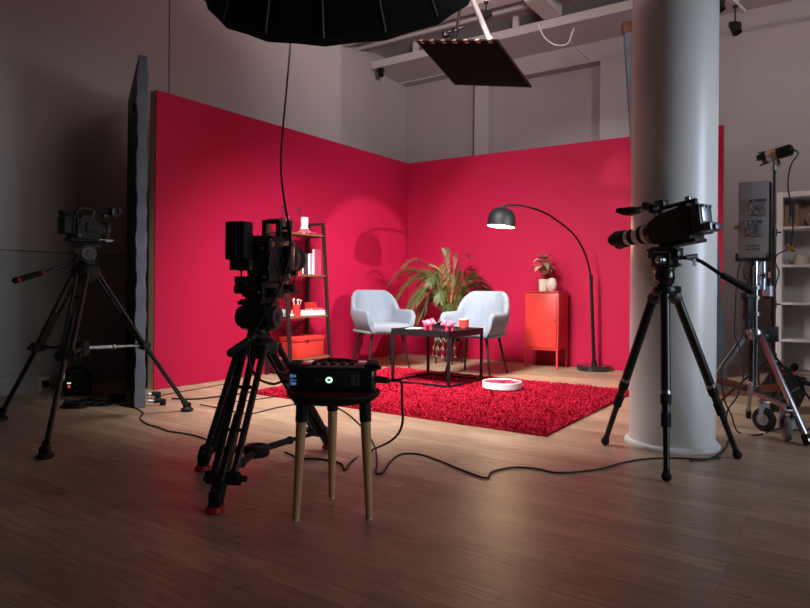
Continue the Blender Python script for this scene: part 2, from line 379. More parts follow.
# ---- armchairs
CHF = pm('pale_blue_grey_fabric', (.18, .218, .275), .85, 0, .06, 160, bump=.12, bscale=700, sheen=.2)
CHS = pm('pale_grey_seat_fabric', (.205, .235, .285), .85, 0, .06, 160, bump=.12, bscale=700, sheen=.2)
CLEG = pm('black_chair_leg', (.012, .009, .009), .4, .2)
def armchair(loc, rz, label):
    t = thing('armchair', label, 'chair', loc, rz, 'armchairs at the black table')
    a, b = .232, .25; path = []
    for y in (-.275, -.22, -.15, -.08, -.01, .05): path.append(Vector((-a, y, 0)))
    for i in range(1, 24):
        th = math.pi*(1 - i/24); c_, s_ = math.cos(th), math.sin(th); p = .62
        path.append(Vector((math.copysign(abs(c_)**p, c_)*a, .05 + (abs(s_)**p)*(b-.05), 0)))
    for y in (.05, -.01, -.08, -.15, -.22, -.275): path.append(Vector((a, y, 0)))
    # resample evenly
    Ls = [0]
    for i in range(1, len(path)): Ls.append(Ls[-1]+(path[i]-path[i-1]).length)
    n = 72; rs = []
    for k in range(n+1):
        q = Ls[-1]*k/n; i = max(1, next((j for j in range(len(Ls)) if Ls[j] >= q-1e-9), len(Ls)-1)); f = (q-Ls[i-1])/max(1e-9, Ls[i]-Ls[i-1]); rs.append(path[i-1].lerp(path[i], f))
    rows = []
    for k in range(n+1):
        p = rs[k]; s = k/n; d = (rs[min(n, k+1)]-rs[max(0, k-1)]).normalized(); nrm = Vector((-d.y, d.x, 0))     # points outward? fixed below
        if nrm.dot(Vector((p.x, p.y-.0, 0))) < 0: nrm = -nrm
        q = abs(s-.5)*2
        f = min(1, max(0, (.50-q)/.24)); f = f*f*(3-2*f)
        top = .615 + .205*f; 
        if q > .90: top -= .035*((q-.90)/.10)**2
        lean = .045 + .03*f; th = .026; inn = .10*f*max(0, min(1, (q-.05)/.2))
        ridge = 0
        if q < .42: ridge = .007*(abs(math.sin(s*math.pi*17)))**.6
        def P(h, off): 
            g = (h-.38)/(.82-.38); return Vector((p.x, p.y, h)) + nrm*(off + lean*g - .035*(1-min(1, g*3))) - Vector((math.copysign(1, p.x)*inn*max(0, g-.35)*min(1, abs(p.x)/.1), 0, 0))
        bot = .385
        mid = (bot+top)/2
        sec = [P(bot, -.02), P(bot+.01, .012), P(bot+.06, th), P(mid, th+.004), P(top-.03, th), P(top-.008, th-.010), P(top, 0), P(top-.008, -th+.012), P(top-.03, -th+.003-ridge*.3), P(mid+.04, -th+ridge), P(mid-.02, -th+ridge), P(bot+.08, -th), P(bot+.03, -th)]
        rows.append(sec)
    m = MB().grid(rows, True); ns = len(rows[0])
    m.f += [tuple(range(ns)), tuple(range(n*ns, n*ns+ns))[::-1]]
    m.build('shell_back', CHF, t, smooth=60)
    MB().box((0, -.035, .427), (.445, .50, .095), None, .035, 4).box((0, 0, .385), (.46, .46, .03), None, .012).build('seat_cushion', CHS, t, smooth=60)
    for sx in (-1, 1):
        for sy in (-1, 1):
            MB().cyl((sx*.17, sy*.15-.01, .375), (sx*.235, sy*.225, .0), .014, .009, 12).build('leg', CLEG, t)
    m = MB()
    for sx in (-1, 1): m.bar((sx*.17, -.17, .372), (sx*.17, .15, .372), .025, .012)
    m.bar((-.17, -.16, .372), (.17, -.16, .372), .025, .012); m.build('under_frame', CLEG, t)
    return t
armchair(Vector((-.255, 6.80, 0)), math.atan2(.45, .89), 'pale blue-grey armchair next to the ladder shelf')
armchair(Vector((.715, 6.33, 0)), -math.atan2(.50, .86), 'pale blue-grey armchair next to the red cabinet')

# ---- plant stand and palm
ps = Vector((.50, 7.22, 0))
t = thing('plant_stand', 'low black four-legged stand carrying the potted palm', 'plant stand', ps, SETA)
MB().lathe([(.14, .262), (.145, .262), (.145, .28), (.14, .28), (.14, .262)], n=28, caps=False).lathe([(0, .255), (.14, .255), (.14, .265), (0, .265)], n=28).build('ring_top', CLEG, t)
for k in range(4):
    a = R(45+90*k); MB().cyl((.135*math.cos(a), .135*math.sin(a), .28), (.15*math.cos(a), .15*math.sin(a), 0), .011, .009, 10).build('leg', CLEG, t)
PALM = pm('palm_leaf_green', (.065, .095, .022), .5, 0, .5, 9)
PALMY = pm('palm_leaf_yellowing', (.15, .15, .035), .5, 0, .4, 9)
PALMD = pm('palm_leaf_dry', (.14, .075, .03), .55, 0, .4, 9)
PSTEM = pm('palm_stem', (.28, .22, .07), .5, 0, .3, 20)
t = thing('potted_palm', 'tall feathery palm in a dark pot behind the two armchairs', 'plant', ps + Vector((0, 0, .267)), 0)
MB().lathe([(.085, 0), (.10, .01), (.125, .20), (.13, .22), (.122, .22), (.115, .19), (0, .19)], n=28).build('pot', pm('dark_pot', (.02, .018, .016), .5), t)
MB().lathe([(.115, .195), (0, .2)], n=20).build('soil', SOIL, t)
rp = random.Random(11)
def frond(az, L_, rise, droop, mat, nl=46, ll=.21, fold=.75):
    d = Vector((math.cos(az), math.sin(az), 0)); b = d*.05 + Vector((0, 0, .19)); pts = []
    for i in range(15):
        s = i/14
        pts.append(b + d*(L_*(.16*s + .84*s**1.6)) + Z*(rise*(1-(1-s)**1.7) - droop*max(0, s-.42)**2*3.0))
    P = spline(pts, 4); m = MB(); m.tube(P, lambda q: .0058*(1-q*.85), 6)
    nP = len(P); side = d.cross(Z)
    nl = int(nl*.66)
    for i in range(nl):
        q = .34 + .66*i/(nl-1); idx = min(nP-2, int(q*(nP-1))); c = P[idx]; tan = (P[idx+1]-P[idx]).normalized(); up = side.cross(tan).normalized()
        l = ll*(math.sin(math.pi*min(1, .14+.76*(q-.34)/.66))**.8)*(.8+.4*rp.random())
        for sg in (-1, 1):
            dirv = (tan*(.75+.3*rp.random()) + side*sg*fold*(.9+.5*rp.random()) + up*(.30*rp.random()-.05)).normalized()
            dr = Vector((0, 0, -1)); w = .0034+.0022*rp.random(); wv = dirv.cross(up).normalized()*w; wl = (wv + up*w*.5)
            a1 = c + dirv*l*.35; a2 = c + dirv*l*.72 + dr*l*.07; a3 = c + dirv*l*.97 + dr*l*.24
            o = len(m.v); m.v += [c-wv*.4, c+wv*.4, a1+wl, a1-wl, a2+wl*.8, a2-wl*.8, a3]
            m.f += [(o, o+1, o+2, o+3), (o+3, o+2, o+4, o+5), (o+5, o+4, o+6)]
    return m.build('frond', mat, t, smooth=30, weld=False)
#        azimuth length rise droop
for az, L_, ri, dr, mt, nl, ll, fo in (
    (172, .64, .76, .34, PALM, 52, .20, .6), (188, .58, .66, .44, PALM, 52, .20, .6), (158, .52, .68, .36, PALMY, 46, .19, .6), (200, .50, .84, .22, PALMD, 46, .16, .5),
    (178, .40, .50, .34, PALM, 44, .18, .6), (212, .46, .56, .42, PALM, 46, .19, .6), (168, .30, .62, .20, PALMD, 40, .16, .5), (100, .16, .92, .10, PALM, 40, .10, .5), (300, .10, .80, .05, PALMD, 22, .10, .25), (25, .20, .86, .12, PALM, 26, .12, .3),
    (352, .46, .58, .26, PALMY, 44, .17, .6), (335, .38, .54, .30, PALM, 44, .17, .6), (8, .54, .50, .24, PALMD, 46, .17, .6), (245, .24, .50, .26, PALM, 40, .16, .5), (270, .26, .32, .38, PALM, 40, .15, .6), (312, .34, .38, .34, PALMY, 40, .15, .6), (140, .34, .70, .22, PALM, 44, .17, .6), (228, .30, .68, .26, PALM, 44, .17, .5), (195, .28, .38, .30, PALM, 40, .15, .6), (345, .26, .40, .22, PALM, 40, .15, .6)):
    frond(R(az), L_, ri, dr, mt, nl, ll, fo)
for az, L_, ri, dr, mt in ((10, .24, .74, .22, PALM), (-20, .30, .62, .25, PALMY), (40, .24, .70, .2, PALM), (70, .22, .64, .2, PALMY), (-40, .30, .52, .3, PALM), (120, .28, .78, .24, PALMY)): frond(R(az), L_, ri, dr, mt, 44, .17, .6)
for k in range(14):
    lf_ = k % 3 != 2; az = (185 if lf_ else -5) + rp.uniform(-45, 45); frond(R(az), rp.uniform(.18, .50), rp.uniform(.30, .72), rp.uniform(.18, .42), (PALM, PALMD, PALM, PALMY)[k % 4], 42, rp.uniform(.13, .18), .6)
PALE = pm('pale_root_blade', (.20, .17, .10), .6, 0, .3, 20)
for az in (205, 225, 245, 265, 285): frond(R(az), .16, .05, .42, PALE, 14, .07, .5)
st = MB()
for k in range(9):
    a = R(40*k); r_ = .03+.02*(k % 3); st.tube([(r_*math.cos(a), r_*math.sin(a), .19), (r_*1.3*math.cos(a), r_*1.3*math.sin(a), .36), (r_*2.2*math.cos(a), r_*2.2*math.sin(a), .5)], .006, 6)
st.build('canes', PSTEM, t)

# ---- red cabinet
cb = uv(CU-.175, 0, 0); pf = fl(525.3, 367); pr = fl(556.5, 370.2)
cvm = (pf.dot(V)+pr.dot(V))/2; cw = .375; cdp = .30; cuf = (pf.dot(U)+pr.dot(U))/2
t = thing('metal_cabinet', 'tall orange-red metal cabinet on legs against the crimson wall', 'cabinet', uv(cuf+cdp/2, cvm, 0), SETA)
y0 = -cdp/2
bd = MB().box((0, .006, .51), (cw, cdp-.012, .60), None, .003)
bd.build('cabinet_body', ORANGE, t)
dr_ = MB().box((0, y0+.003, .505), (cw-.03, .012, .57), None, .004).build('door', ORANGE, t)
MB().cyl((cw/2-.035, y0-.001, .52), (cw/2-.035, y0-.012, .52), .009, .008, 14).build('lock_knob', BLK, dr_)
MB().box((0, 0, .815), (cw+.006, cdp+.006, .012), None, .003).build('cabinet_top', ORANGE, t)
for sx in (-1, 1):
    for sy in (-1, 1): MB().box((sx*(cw/2-.012), sy*(cdp/2-.014), .105), (.02, .02, .21), None, .002).build('leg', ORANGE, t)
m = MB().bar((-cw/2+.02, y0+.014, .205), (cw/2-.02, y0+.014, .205), .014); m.build('lower_rail', ORANGE, t)
CTZ = .822
pp = uv(cuf+.15, cvm-.038, CTZ)
t = thing('potted_houseplant', 'small pink-green leafed plant in a cream pot on the red cabinet', 'plant', pp, 0)
MB().lathe([(.042, 0), (.046, .004), (.050, .13), (.046, .13), (.043, .11), (0, .11)], n=28).build('pot', CREAM, t)
MB().lathe([(.043, .112), (0, .116)], n=18).build('soil', SOIL, t)
LFG = pm('leaf_dusty_green', (.24, .26, .14), .45, 0, .4, 25); LFP = pm('leaf_pale_pink', (.70, .45, .33), .45, 0, .3, 25)
MB().tube([(0, 0, .11), (.006, 0, .2), (-.002, .003, .28), (.010, 0, .40)], .006, 8, 4).tube([(.004, 0, .17), (-.03, .01, .24)], .004, 6).build('stem', pm('stem_brown', (.10, .07, .03), .7), t)
rl = random.Random(5)
def leaf(m, b, d, l, w, drop=.25):
    b = Vector(b); d = Vector(d).normalized(); sd = d.cross(Z).normalized(); rows = []
    for i in range(9):
        q = i/8; ww = w*math.sin(math.pi*min(1, q*.94+.03))**.8; c = b + d*(l*q) - Z*(drop*l*q*q)
        rows.append([c - sd*ww + Z*ww*.25, c, c + sd*ww + Z*ww*.25])
    m.grid(rows)
for k, (h, n_l, l) in enumerate(((.20, 4, .11), (.255, 5, .15), (.305, 5, .14), (.355, 4, .11), (.395, 4, .08))):
    for j in range(n_l):
        a = 6.283*j/n_l + k*1.1 + rl.random()*.7; m = MB(); leaf(m, (.004, 0, h-.012-.02*rl.random()), (math.cos(a), math.sin(a), .2+.9*rl.random()), l*1.2*(.8+.4*rl.random()), .030+.014*rl.random(), .7*rl.random()+.15)
        m.build('leaf', LFP if (j+k) % 2 else LFG, t)
t = thing('oval_vase', 'rounded off-white ceramic vase beside the plant pot on the red cabinet', 'vase', uv(cuf+.13, cvm+.065, CTZ), 0)
MB().lathe([(.030, 0), (.040, .006), (.054, .04), (.058, .075), (.052, .11), (.036, .133), (.018, .143), (.014, .143), (.014, .13), (0, .12)], n=32).build('vase_body', CREAM, t)

# ---- arc lamp
LB = Vector((1.99, 6.72, 0)); LE = Vector((.90, 5.98, 0))
LAMPM = pm('lamp_black', (.004, .0045, .006), .55, 0, .1, spec=.25)
t = thing('arc_floor_lamp', 'black arc floor lamp with dome shade beside the red cabinet', 'lamp', LB, 0)
def arcp(px, py):
    a, _ = ray(px, py); dX = LE.x-LB.x; dY = LE.y-LB.y; s = (a*LB.y-LB.x)/(dX-a*dY); return at(px, py, LB.y+s*dY)
MB().lathe([(.175, 0), (.178, .006), (.178, .05), (.172, .056), (0, .056)], LB, n=48).build('marble_base', pm('black_marble', (.014, .014, .016), .18, 0, .6, 8, coat=.4), t, True)
pb = LB + Vector((.0, .0, .05)); pj = arcp(591, 277)
MB().cyl(pb + Z*.0, pj, .0185, .0165, 16).cyl(pb, pb+Z*.05, .03, .026, 18).cyl(pj-Z*.02, pj+Z*.02, .021, .019, 16).build('pole', LAMPM, t, True)
arc = [pj] + [arcp(*q) for q in ((587.5, 261), (582, 247), (575, 236), (567.6, 228.6), (558.6, 221.6), (547.8, 214.4), (535, 209), (520.6, 205.6), (509, 205.2), (503, 207))]
MB().tube(arc, .0095, 10, 5).build('arc_arm', LAMPM, t, True)
sh = arc[-1].copy(); tilt = Vector((.10, .02, 1)).normalized()
dome = [(.0, -.004), (.03, -.006), (.07, -.018), (.10, -.042), (.121, -.075), (.131, -.115), (.132, -.165), (.132, -.185)]
so = MB().lathe(dome + [(.129, -.185), (.128, -.115), (.118, -.076), (.097, -.044), (.068, -.021), (0, -.008)], sh, tilt, 40, False).build('lamp_shade', LAMPM, t, True)
MB().lathe([(.1275, -.183), (.1265, -.116), (.1165, -.078), (.096, -.047), (.067, -.024), (0, -.011)], sh, tilt, 40, False).build('shade_lining', pm('shade_white_lining', (.8, .74, .64), .5), so, True)
MB().cyl(sh - tilt*.012, sh + tilt*.022, .016, .012, 14).build('shade_cap', LAMPM, so, True)
MB().cyl(sh - tilt*.015, sh - tilt*.07, .018, .018, 14).build('bulb_socket', WHITE, t, True)
MB().ball(sh - tilt*.132, .045, n=18).build('bulb', pm('lit_bulb', (1, .8, .55), .4, emit=110, ecol=(1, .74, .42)), t, True)
LAMP_BULB = sh - tilt*.19
m = MB().tube([LB + Vector((.17, .02, .012)), LB + Vector((.3, .1, .008)), LB + Vector((.42, .02, .008)), uv(CU-.03, LB.dot(V)+.55, .008)], .004, 6, 6); m.build('power_lead', BLK, t, True)

# ---- white ring tray on the rug
rp_ = fl(502, 387.5, .035)
t = thing('ring_tray', 'round white spoked ring lying on the red rug beside the table', 'ring', rp_, R(20))
MB().lathe([(.158, 0), (.162, .003), (.162, .050), (.158, .054), (.153, .050), (.150, .006), (.158, 0)], n=56, caps=False).build('hoop', WHITE, t)
m = MB()
for k in range(3): a = R(120*k+30); m.bar((0, 0, .046), (.151*math.cos(a), .151*math.sin(a), .046), .010, .005)
MB().lathe([(0, .0), (.152, .0), (.152, .044), (0, .044)], n=48).build('pink_disc', pm('pink_red_disc', (.50, .03, .075), .6), t)
m.build('spokes', pm('pink_grey_plastic', (.12, .03, .05), .5), t)
MB().lathe([(.022, .044), (.024, .046), (.024, .052), (.016, .056), (0, .056)], n=24).build('hub', DGREY, t)

# ---- ladder shelf
LU0, LU1 = 4.36, 4.92
t = thing('ladder_shelf', 'dark brown ladder shelf leaning at the crimson wall holding decor', 'shelf', uv((LU0+LU1)/2, -4.42, 0), SETA)
VF0, VF1, VR, LH = -4.255, -4.375, -4.585, 1.50
def vfront(z): return VF0 + (VF1-VF0)*z/LH
for u_ in (LU0, LU1):
    MB().bar(uv(u_, VF0, 0), uv(u_, VF1, LH), .034, .022, up=V).build('front_leg', DBROWN, t, True)
    MB().bar(uv(u_, VR+.012, 0), uv(u_, VR+.012, LH), .034, .022, up=V).bar(uv(u_, VR, LH-.012), uv(u_, VF1+.012, LH-.012), .022, .024).build('rear_leg', DBROWN, t, True)
SHZ = [1.372, .967, .565, .160]
for z in SHZ:
    ubox(LU0+.014, LU1-.014, VR+.02, vfront(z)+.012, z-.016, z).build('shelf_board', SHELFW, t, True)
    for u_ in (LU0, LU1): MB().bar(uv(u_, VR, z-.012), uv(u_, vfront(z), z-.012), .018, .02).build('shelf_bracket', DBROWN, t, True)
m = MB().bar(uv(LU0, VR+.015, .2), uv(LU1, VR+.015, .54), .008).bar(uv(LU1, VR+.015, .2), uv(LU0, VR+.015, .54), .008); m.build('cross_brace', DBROWN, t, True)
def sh_at(px, i, v=None):
    v = v if v is not None else (VR+vfront(SHZ[i]))/2
    p = on_v(px, 300, v); p.z = SHZ[i]+.0015; return p
# top shelf
vt = -4.45
p = sh_at(303.8, 0, vt)
t = thing('candle_holder', 'pink glass flower-shaped candle holder under the white candle', 'candle holder', p, 0)
m = MB().lathe([(.045, 0), (.05, .004), (.046, .02), (.03, .03), (.036, .05), (.03, .052), (0, .045)], n=20)
for k in range(6): a = R(60*k); m.ball((.048*math.cos(a), .048*math.sin(a), .022), .021, (1, 1, .85), 10)
m.build('holder_body', pm('pink_glass', (.72, .12, .18), .2, 0, .1, coat=.3), t)
t = thing('pillar_candle', 'white pillar candle standing in the pink holder on the top shelf', 'candle', p + Z*.0475, 0)
MB().lathe([(.046, 0), (.045, .012), (.037, .018), (.037, .118), (.034, .122), (.01, .119), (0, .119)], n=26).build('wax_body', pm('white_wax', (.82, .80, .82), .55), t)
MB().cyl((0, 0, .118), (0, 0, .132), .0016, n=6).build('wick', BLK, t)
p = sh_at(287, 0, vt-.02)
t = thing('bud_vase', 'slim mauve bud vase holding dark berry twigs on the top shelf', 'vase', p, 0)
MB().lathe([(.022, 0), (.034, .01), (.036, .06), (.022, .11), (.015, .15), (.017, .165), (.013, .165), (.012, .14), (0, .12)], n=24).build('vase_body', pm('mauve_glass', (.50, .16, .23), .25, coat=.2), t)
m = MB(); rb = random.Random(2); ber = []
for k in range(7):
    a = rb.random()*6.28; e_ = Vector((math.cos(a)*(.03+.09*rb.random()), math.sin(a)*.06, .19+.09*rb.random())); m.tube([(0, 0, .13), (e_.x*.3, e_.y*.3, .19), e_], .0016, 5, 3); ber += [e_, e_*.93 + Vector((.02, 0, -.01))]
m.build('twigs', DBROWN, t)
m = MB()
for e_ in ber: m.ball(e_, .0085, n=8)
m.build('berries', pm('black_berry', (.03, .008, .012), .5), t)
for px, lab in ((313, 'small red ornament on the top shelf beyond the white candle'),):
    t = thing('trinket_dish', lab, 'dish', sh_at(px, 0, vt), 0)
    MB().lathe([(.02, 0), (.035, .012), (.04, .03), (.036, .03), (.03, .014), (0, .008)], n=20).build('dish_body', PINKD, t)
# second shelf
v2 = -4.44
t = thing('potted_succulent', 'small green plant in a square red pot on the second shelf', 'plant', sh_at(296, 1, v2+.04), SETA+R(5))
MB().prism([(-.036, -.036, 0), (.036, -.036, 0), (.036, .036, 0), (-.036, .036, 0)], (0, 0, .13)).box((0, 0, .125), (.082, .082, .03), None, .004).build('pot', REDPOT, t)
m = MB()
for k in range(14):
    a = k*2.4; leaf(m, (0, 0, .135), (math.cos(a), math.sin(a), .7+.05*k), .05+.02*(k % 3), .012, .3)
m.build('leaves', pm('succulent_green', (.10, .22, .06), .45, 0, .4, 40), t)
def book(p, wd, hh, th, mat, label, rz, tilt_=0, grp=None):
    t = thing('book', label, 'book', p, rz, grp); t.rotation_euler = (0, tilt_, rz); t.location.z += .008*(tilt_ > 0)
    c = MB().box((0, -th/2+.0015, hh/2), (wd, .003, hh)).box((0, th/2-.0015, hh/2), (wd, .003, hh)).box((-wd/2+.0015, 0, hh/2), (.003, th, hh)); c.build('cover', mat, t)
    MB().box((.002, 0, hh/2), (wd-.01, th-.006, hh-.008)).build('pages', PAPER, t)
    return t
book(sh_at(304.5, 1, v2+.03), .135, .20, .018, NAVY, 'dark navy book standing on the second shelf beside the red pot', SETA-R(62), R(5), 'books on the ladder shelf')
book(sh_at(310.5, 1, v2-.01), .14, .21, .022, pm('blush_cover', (.78, .62, .68), .6), 'pale blush book standing behind the navy book on the second shelf', SETA-R(60), R(4), 'books on the ladder shelf')
book(sh_at(316.5, 1, v2-.03), .15, .265, .026, pm('rose_cover', (.68, .09, .16), .55), 'tall rose pink book at the shelf end behind the blush book', SETA-R(75), 0, 'books on the ladder shelf')
# third shelf
v3 = -4.42
def flat_book(p, w, d_, th, mat, label, rz):
    t = thing('book', label, 'book', p, rz, 'books on the ladder shelf')
    MB().box((0, 0, .0015), (w, d_, .003)).box((0, 0, th-.0015), (w, d_, .003)).box((0, -d_/2+.0015, th/2), (w, .003, th)).build('cover', mat, t)
    MB().box((0, .003, th/2), (w-.01, d_-.008, th-.006)).build('pages', PAPER, t)
    return t
WCOV = pm('white_cover', (.74, .74, .78), .5, 0, .03)
pw = sh_at(311.5, 2, v3+.03)
fb = R(90)+SETA
flat_book(pw, .25, .15, .028, WCOV, 'thick white book lying flat on the third shelf', fb)
flat_book(pw + Z*.0285 + U*.02, .21, .14, .022, WCOV, 'thinner white book lying on the thick white one', fb)
flat_book(pw + Z*.051 + U*.035, .15, .11, .02, pm('coral_cover', (.70, .10, .11), .5), 'coral red book topmost of the white pile', fb)
t = thing('gift_box', 'small dull red box on top of the book pile on the third shelf', 'box', pw + Z*.0715 - U*.01, fb)
MB().box((0, 0, .026), (.095, .08, .052), None, .002).build('box_body', REDPOT, t); MB().box((0, 0, .046), (.099, .084, .02), None, .002).build('lid', REDPOT, t)
t = thing('straw_cup', 'orange-red cup of white-tipped sticks on the third shelf', 'cup', sh_at(296.5, 2, v3+.08), 0)
MB().lathe([(.036, 0), (.037, .003), (.037, .11), (.034, .11), (.034, .006), (0, .006)], n=24).build('cup_body', ORANGE, t)
for k in range(5):
    a = k*1.26; e_ = Vector((.04*math.cos(a)+.004, .04*math.sin(a), .15+.006*(k % 3))); s_ = MB().cyl((.01*math.cos(a), .01*math.sin(a), .008), e_, .002, n=6).build('stick', PAPER, t); MB().ball(e_, .0085, n=8).build('tip', WHITE, s_)
t = thing('white_tray', 'white square dish under the cup on the third shelf', 'dish', sh_at(291.3, 2, v3+.06), SETA)
MB().box((0, 0, .010), (.05, .07, .018), None, .004).box((0, .03, .03), (.05, .008, .05), None, .003).build('dish_body', WHITE, t)
gq = sh_at(282, 2, v3+.03)
flat_book(gq, .10, .11, .035, pm('sage_cover', (.30, .36, .34), .6), 'sage grey book lying at the shelf end behind the camera', fb)
flat_book(gq + Z*.0355, .09, .10, .03, pm('mint_cover', (.48, .56, .53), .6), 'mint grey book lying on the sage grey one', fb)
# bottom shelf
t = thing('storage_box', 'bright red lidded storage box on the lowest shelf', 'box', sh_at(302.5, 3, -4.40) , SETA+R(90))
MB().box((0, 0, .085), (.375, .235, .17), None, .006).build('box_body', ORANGE, t)
MB().box((0, 0, .182), (.39, .25, .045), None, .006).build('lid', ORANGE, t)
MB().box((-.06, -.128, .165), (.03, .008, .02), None, .002).build('latch', BLK, t)
# ================================================================== TRIPODS AND CAMERAS
def side_of(d): 
    s = d.cross(Z); return s.normalized() if s.length > 1e-4 else Vector((1, 0, 0))
def dual_leg(t, top, foot, sp, r, cut, low_r, foot_kind, coll='leg_collar'):
    """two parallel upper tubes, a collar, one lower tube and a foot"""
    d = (foot-top).normalized(); s = side_of(d); L_ = (foot-top).length; mid = top.lerp(foot, cut); n_ = s.cross(d).normalized()
    m = MB()
    for sg in (-1, 1): m.cyl(top+s*sg*sp, mid+s*sg*sp*.8, r, r, 12)
    if sp > .04: m.cyl(top - n_*.012, mid - n_*.012, r*1.15, r*1.15, 12); m.cyl(top+s*sp*.5+n_*.02, mid+s*sp*.5+n_*.02, r*.6, r*.6, 10)
    m.bar(top-s*(sp+.012), top+s*(sp+.012), .03, .03, bev=.004)
    for q in (.33, .66): p = top.lerp(mid, q); m.bar(p-s*(sp*.9), p+s*(sp*.9), .007, .014)
    fz = foot + Z*.05 - Vector((d.x, d.y, 0))*.02
    m.cyl(top.lerp(foot, cut*.55), fz, low_r, low_r, 12)
    leg = m.build('leg', CARB, t, True)
    c = MB().bar(mid-s*(sp+.02)-d*.0, mid+s*(sp+.02)-d*.0, .05, .042, up=d, bev=.006); c.cyl(mid-s*(sp+.02), mid-s*(sp+.045), .012, .012, 10); c.bar(mid-d*.05, mid+d*.03, .035, .035, bev=.005)
    c.build(coll, BLKM, leg, True)
    f = MB()
    if foot_kind == 'spike':
        f.bar(fz - d*.03, fz + d*.025, .034, .034, bev=.005)
        f.box(foot+Z*.035, (.05, .04, .05), None, .01).lathe([(.036, 0), (.042, .006), (.040, .018), (.024, .028), (.016, .05), (0, .05)], foot, n=18)
        f.build('foot', BLKM, leg, True)
    else:
        f.bar(foot+Z*.03 - d*.0, fz - d*.06, .052, .045, bev=.008); f.box(foot+Z*.045, (.045, .05, .075), None, .01); f.build('foot', BLKM, leg, True)
        MB().lathe([(.034, 0), (.038, .004), (.034, .022), (.022, .026), (0, .026)], foot, n=16).build('rubber_foot', REDC, leg, True)
    return mid
def fluid_head(t, c, z0, z1, f, w=.10, accent=True):
    """bowl cup, drum with side caps and a sliding plate; f = forward in plan"""
    r_ = Vector((f.y, -f.x, 0)); c0 = Vector((c.x, c.y, z0)); h = z1-z0
    MB().lathe([(.030, -.10), (.034, -.06), (.052, -.03), (.056, 0), (.056, .012), (0, .012)], c0, n=28).build('bowl', BLKM, t, True)
    m = MB().lathe([(.050, .012), (.052, .02), (.046, h*.32), (.04, h*.36), (0, h*.36)], c0, n=28)
    cc = c0 + Z*(h*.52); m.cyl(cc - r_*w*.42, cc + r_*w*.42, h*.36, n=28); m.box(cc, (w*.7, h*.62, h*.62), Matrix((r_, f, Z)).transposed(), .008)
    hd = m.build('head', BLK, t, True)
    for sg in (-1, 1): MB().cyl(cc + r_*sg*w*.42, cc + r_*sg*w*.56, h*.31, h*.28, 26).cyl(cc + r_*sg*w*.56, cc + r_*sg*w*.60, h*.12, h*.1, 16).build('drag_dial', DGREY, hd, True)
    if accent: MB().cyl(cc + r_*w*.6, cc + r_*w*.63, .007, .007, 10).cyl(c0 + f*(-.05) + Z*.02, c0 + f*(-.062) + Z*.02, .006, .006, 10).build('red_dot', REDC, hd, True)
    pl = MB().box(c0 + Z*(h-.012), (w*.62, .16, .022), Matrix((r_, f, Z)).transposed(), .005).box(c0 + Z*(h*.86) + f*.02, (w*.8, .10, .02), Matrix((r_, f, Z)).transposed(), .004)
    pl.cyl(c0 + Z*(h-.02) - r_*w*.3, c0 + Z*(h-.02) - r_*w*.62, .007, .010, 10); pl.build('camera_plate', BLKM, t, True)
    return cc
def handle(t, pts, grip_from, r=.009, gr=.017, rings=True):
    P = [Vector(p) for p in pts]; h = MB().tube(P, r, 10, 4).build('pan_handle', CARB, t, True)
    a, b = lerp(P[-2], P[-1], grip_from), P[-1]
    MB().cyl(a, b, gr*.85, gr, 14).ball(b, gr, n=12).build('grip', RUB, h, True)
    if rings: 
        q = (b-a).normalized(); MB().cyl(a - q*.008, a, gr*.9, gr*.9, 14).build('grip_ring', REDC, h, True)

def cam_thing(name, label, loc, f, pitch=0):
    t = thing(name, label, 'camera', loc, math.atan2(-f.x, f.y)); t.rotation_euler = (pitch, 0, math.atan2(-f.x, f.y)); return t
def clutter(m, rnd, n, lo, hi, smin=.008, smax=.024):
    for _ in range(n):
        p = [lo[i]+(hi[i]-lo[i])*rnd.random() for i in range(3)]; s = [smin+(smax-smin)*rnd.random() for _ in range(3)]
        if rnd.random() < .4: m.cyl((p[0]-s[0]*.5, p[1], p[2]), (p[0]+s[0]*.5, p[1], p[2]), s[1]*.5, n=10)
        else: m.box(p, s, None, .002)

# ------------------------------------------------------------------ middle camera
fA = Vector((.3, .954, 0)); oA = Vector((-.668, 2.94, 0))
t = thing('camera_tripod', 'black dual-tube tripod with red rubber feet, set behind the wooden-legged stool', 'tripod', Vector((oA.x, oA.y, 0)))
feetA = [Vector((-.712, 2.43, 0)), Vector((-.93, 2.975, 0)), Vector((-.395, 3.40, 0))]
apA = Vector((oA.x, oA.y, .60)); collA = []
for p in feetA:
    d = Vector((p.x-oA.x, p.y-oA.y, 0)).normalized()
    collA.append(dual_leg(t, apA + d*.075 - Z*.02, p, .050, .0145, .82, .017, 'red'))
m = MB().lathe([(.03, .07), (.075, .08), (.08, .10), (.07, .12), (0, .12)], apA - Z*.12, n=24).lathe([(.085, -.05), (.09, -.03), (.085, .0), (.06, .02), (0, .02)], apA, n=28)
m.build('crown', BLKM, t, True)
hub = Vector((-.675, 2.95, .105))
m = MB().lathe([(.052, -.03), (.058, -.022), (.058, .012), (.050, .020), (.030, .022), (.028, .014), (0, .014)], hub, n=28)
for p in collA:
    e_ = lerp(p, hub, .10); e_.z = max(.10, p.z - .04); m.cyl(hub - Z*.006, lerp(hub, e_, .55), .016, .016, 12).cyl(lerp(hub, e_, .5), e_, .010, .010, 10); m.ball(lerp(hub, e_, .55), .021, n=12)
m.build('spreader', BLKM, t, True)
ccA = fluid_head(t, oA, .625, .797, fA, .175)
rA = Vector((fA.y, -fA.x, 0))
handle(t, [ccA - fA*.02 - rA*.05 - Z*.05, at(257, 333, 2.88), at(250, 339, 2.83), at(231, 353, 2.76)], .15, .010, .019, False)
t = cam_thing('cinema_camera', 'black cinema camera with battery block, in front of the ladder shelf', Vector((oA.x+.028, oA.y-.01, .797)), fA)
rc_ = random.Random(21)
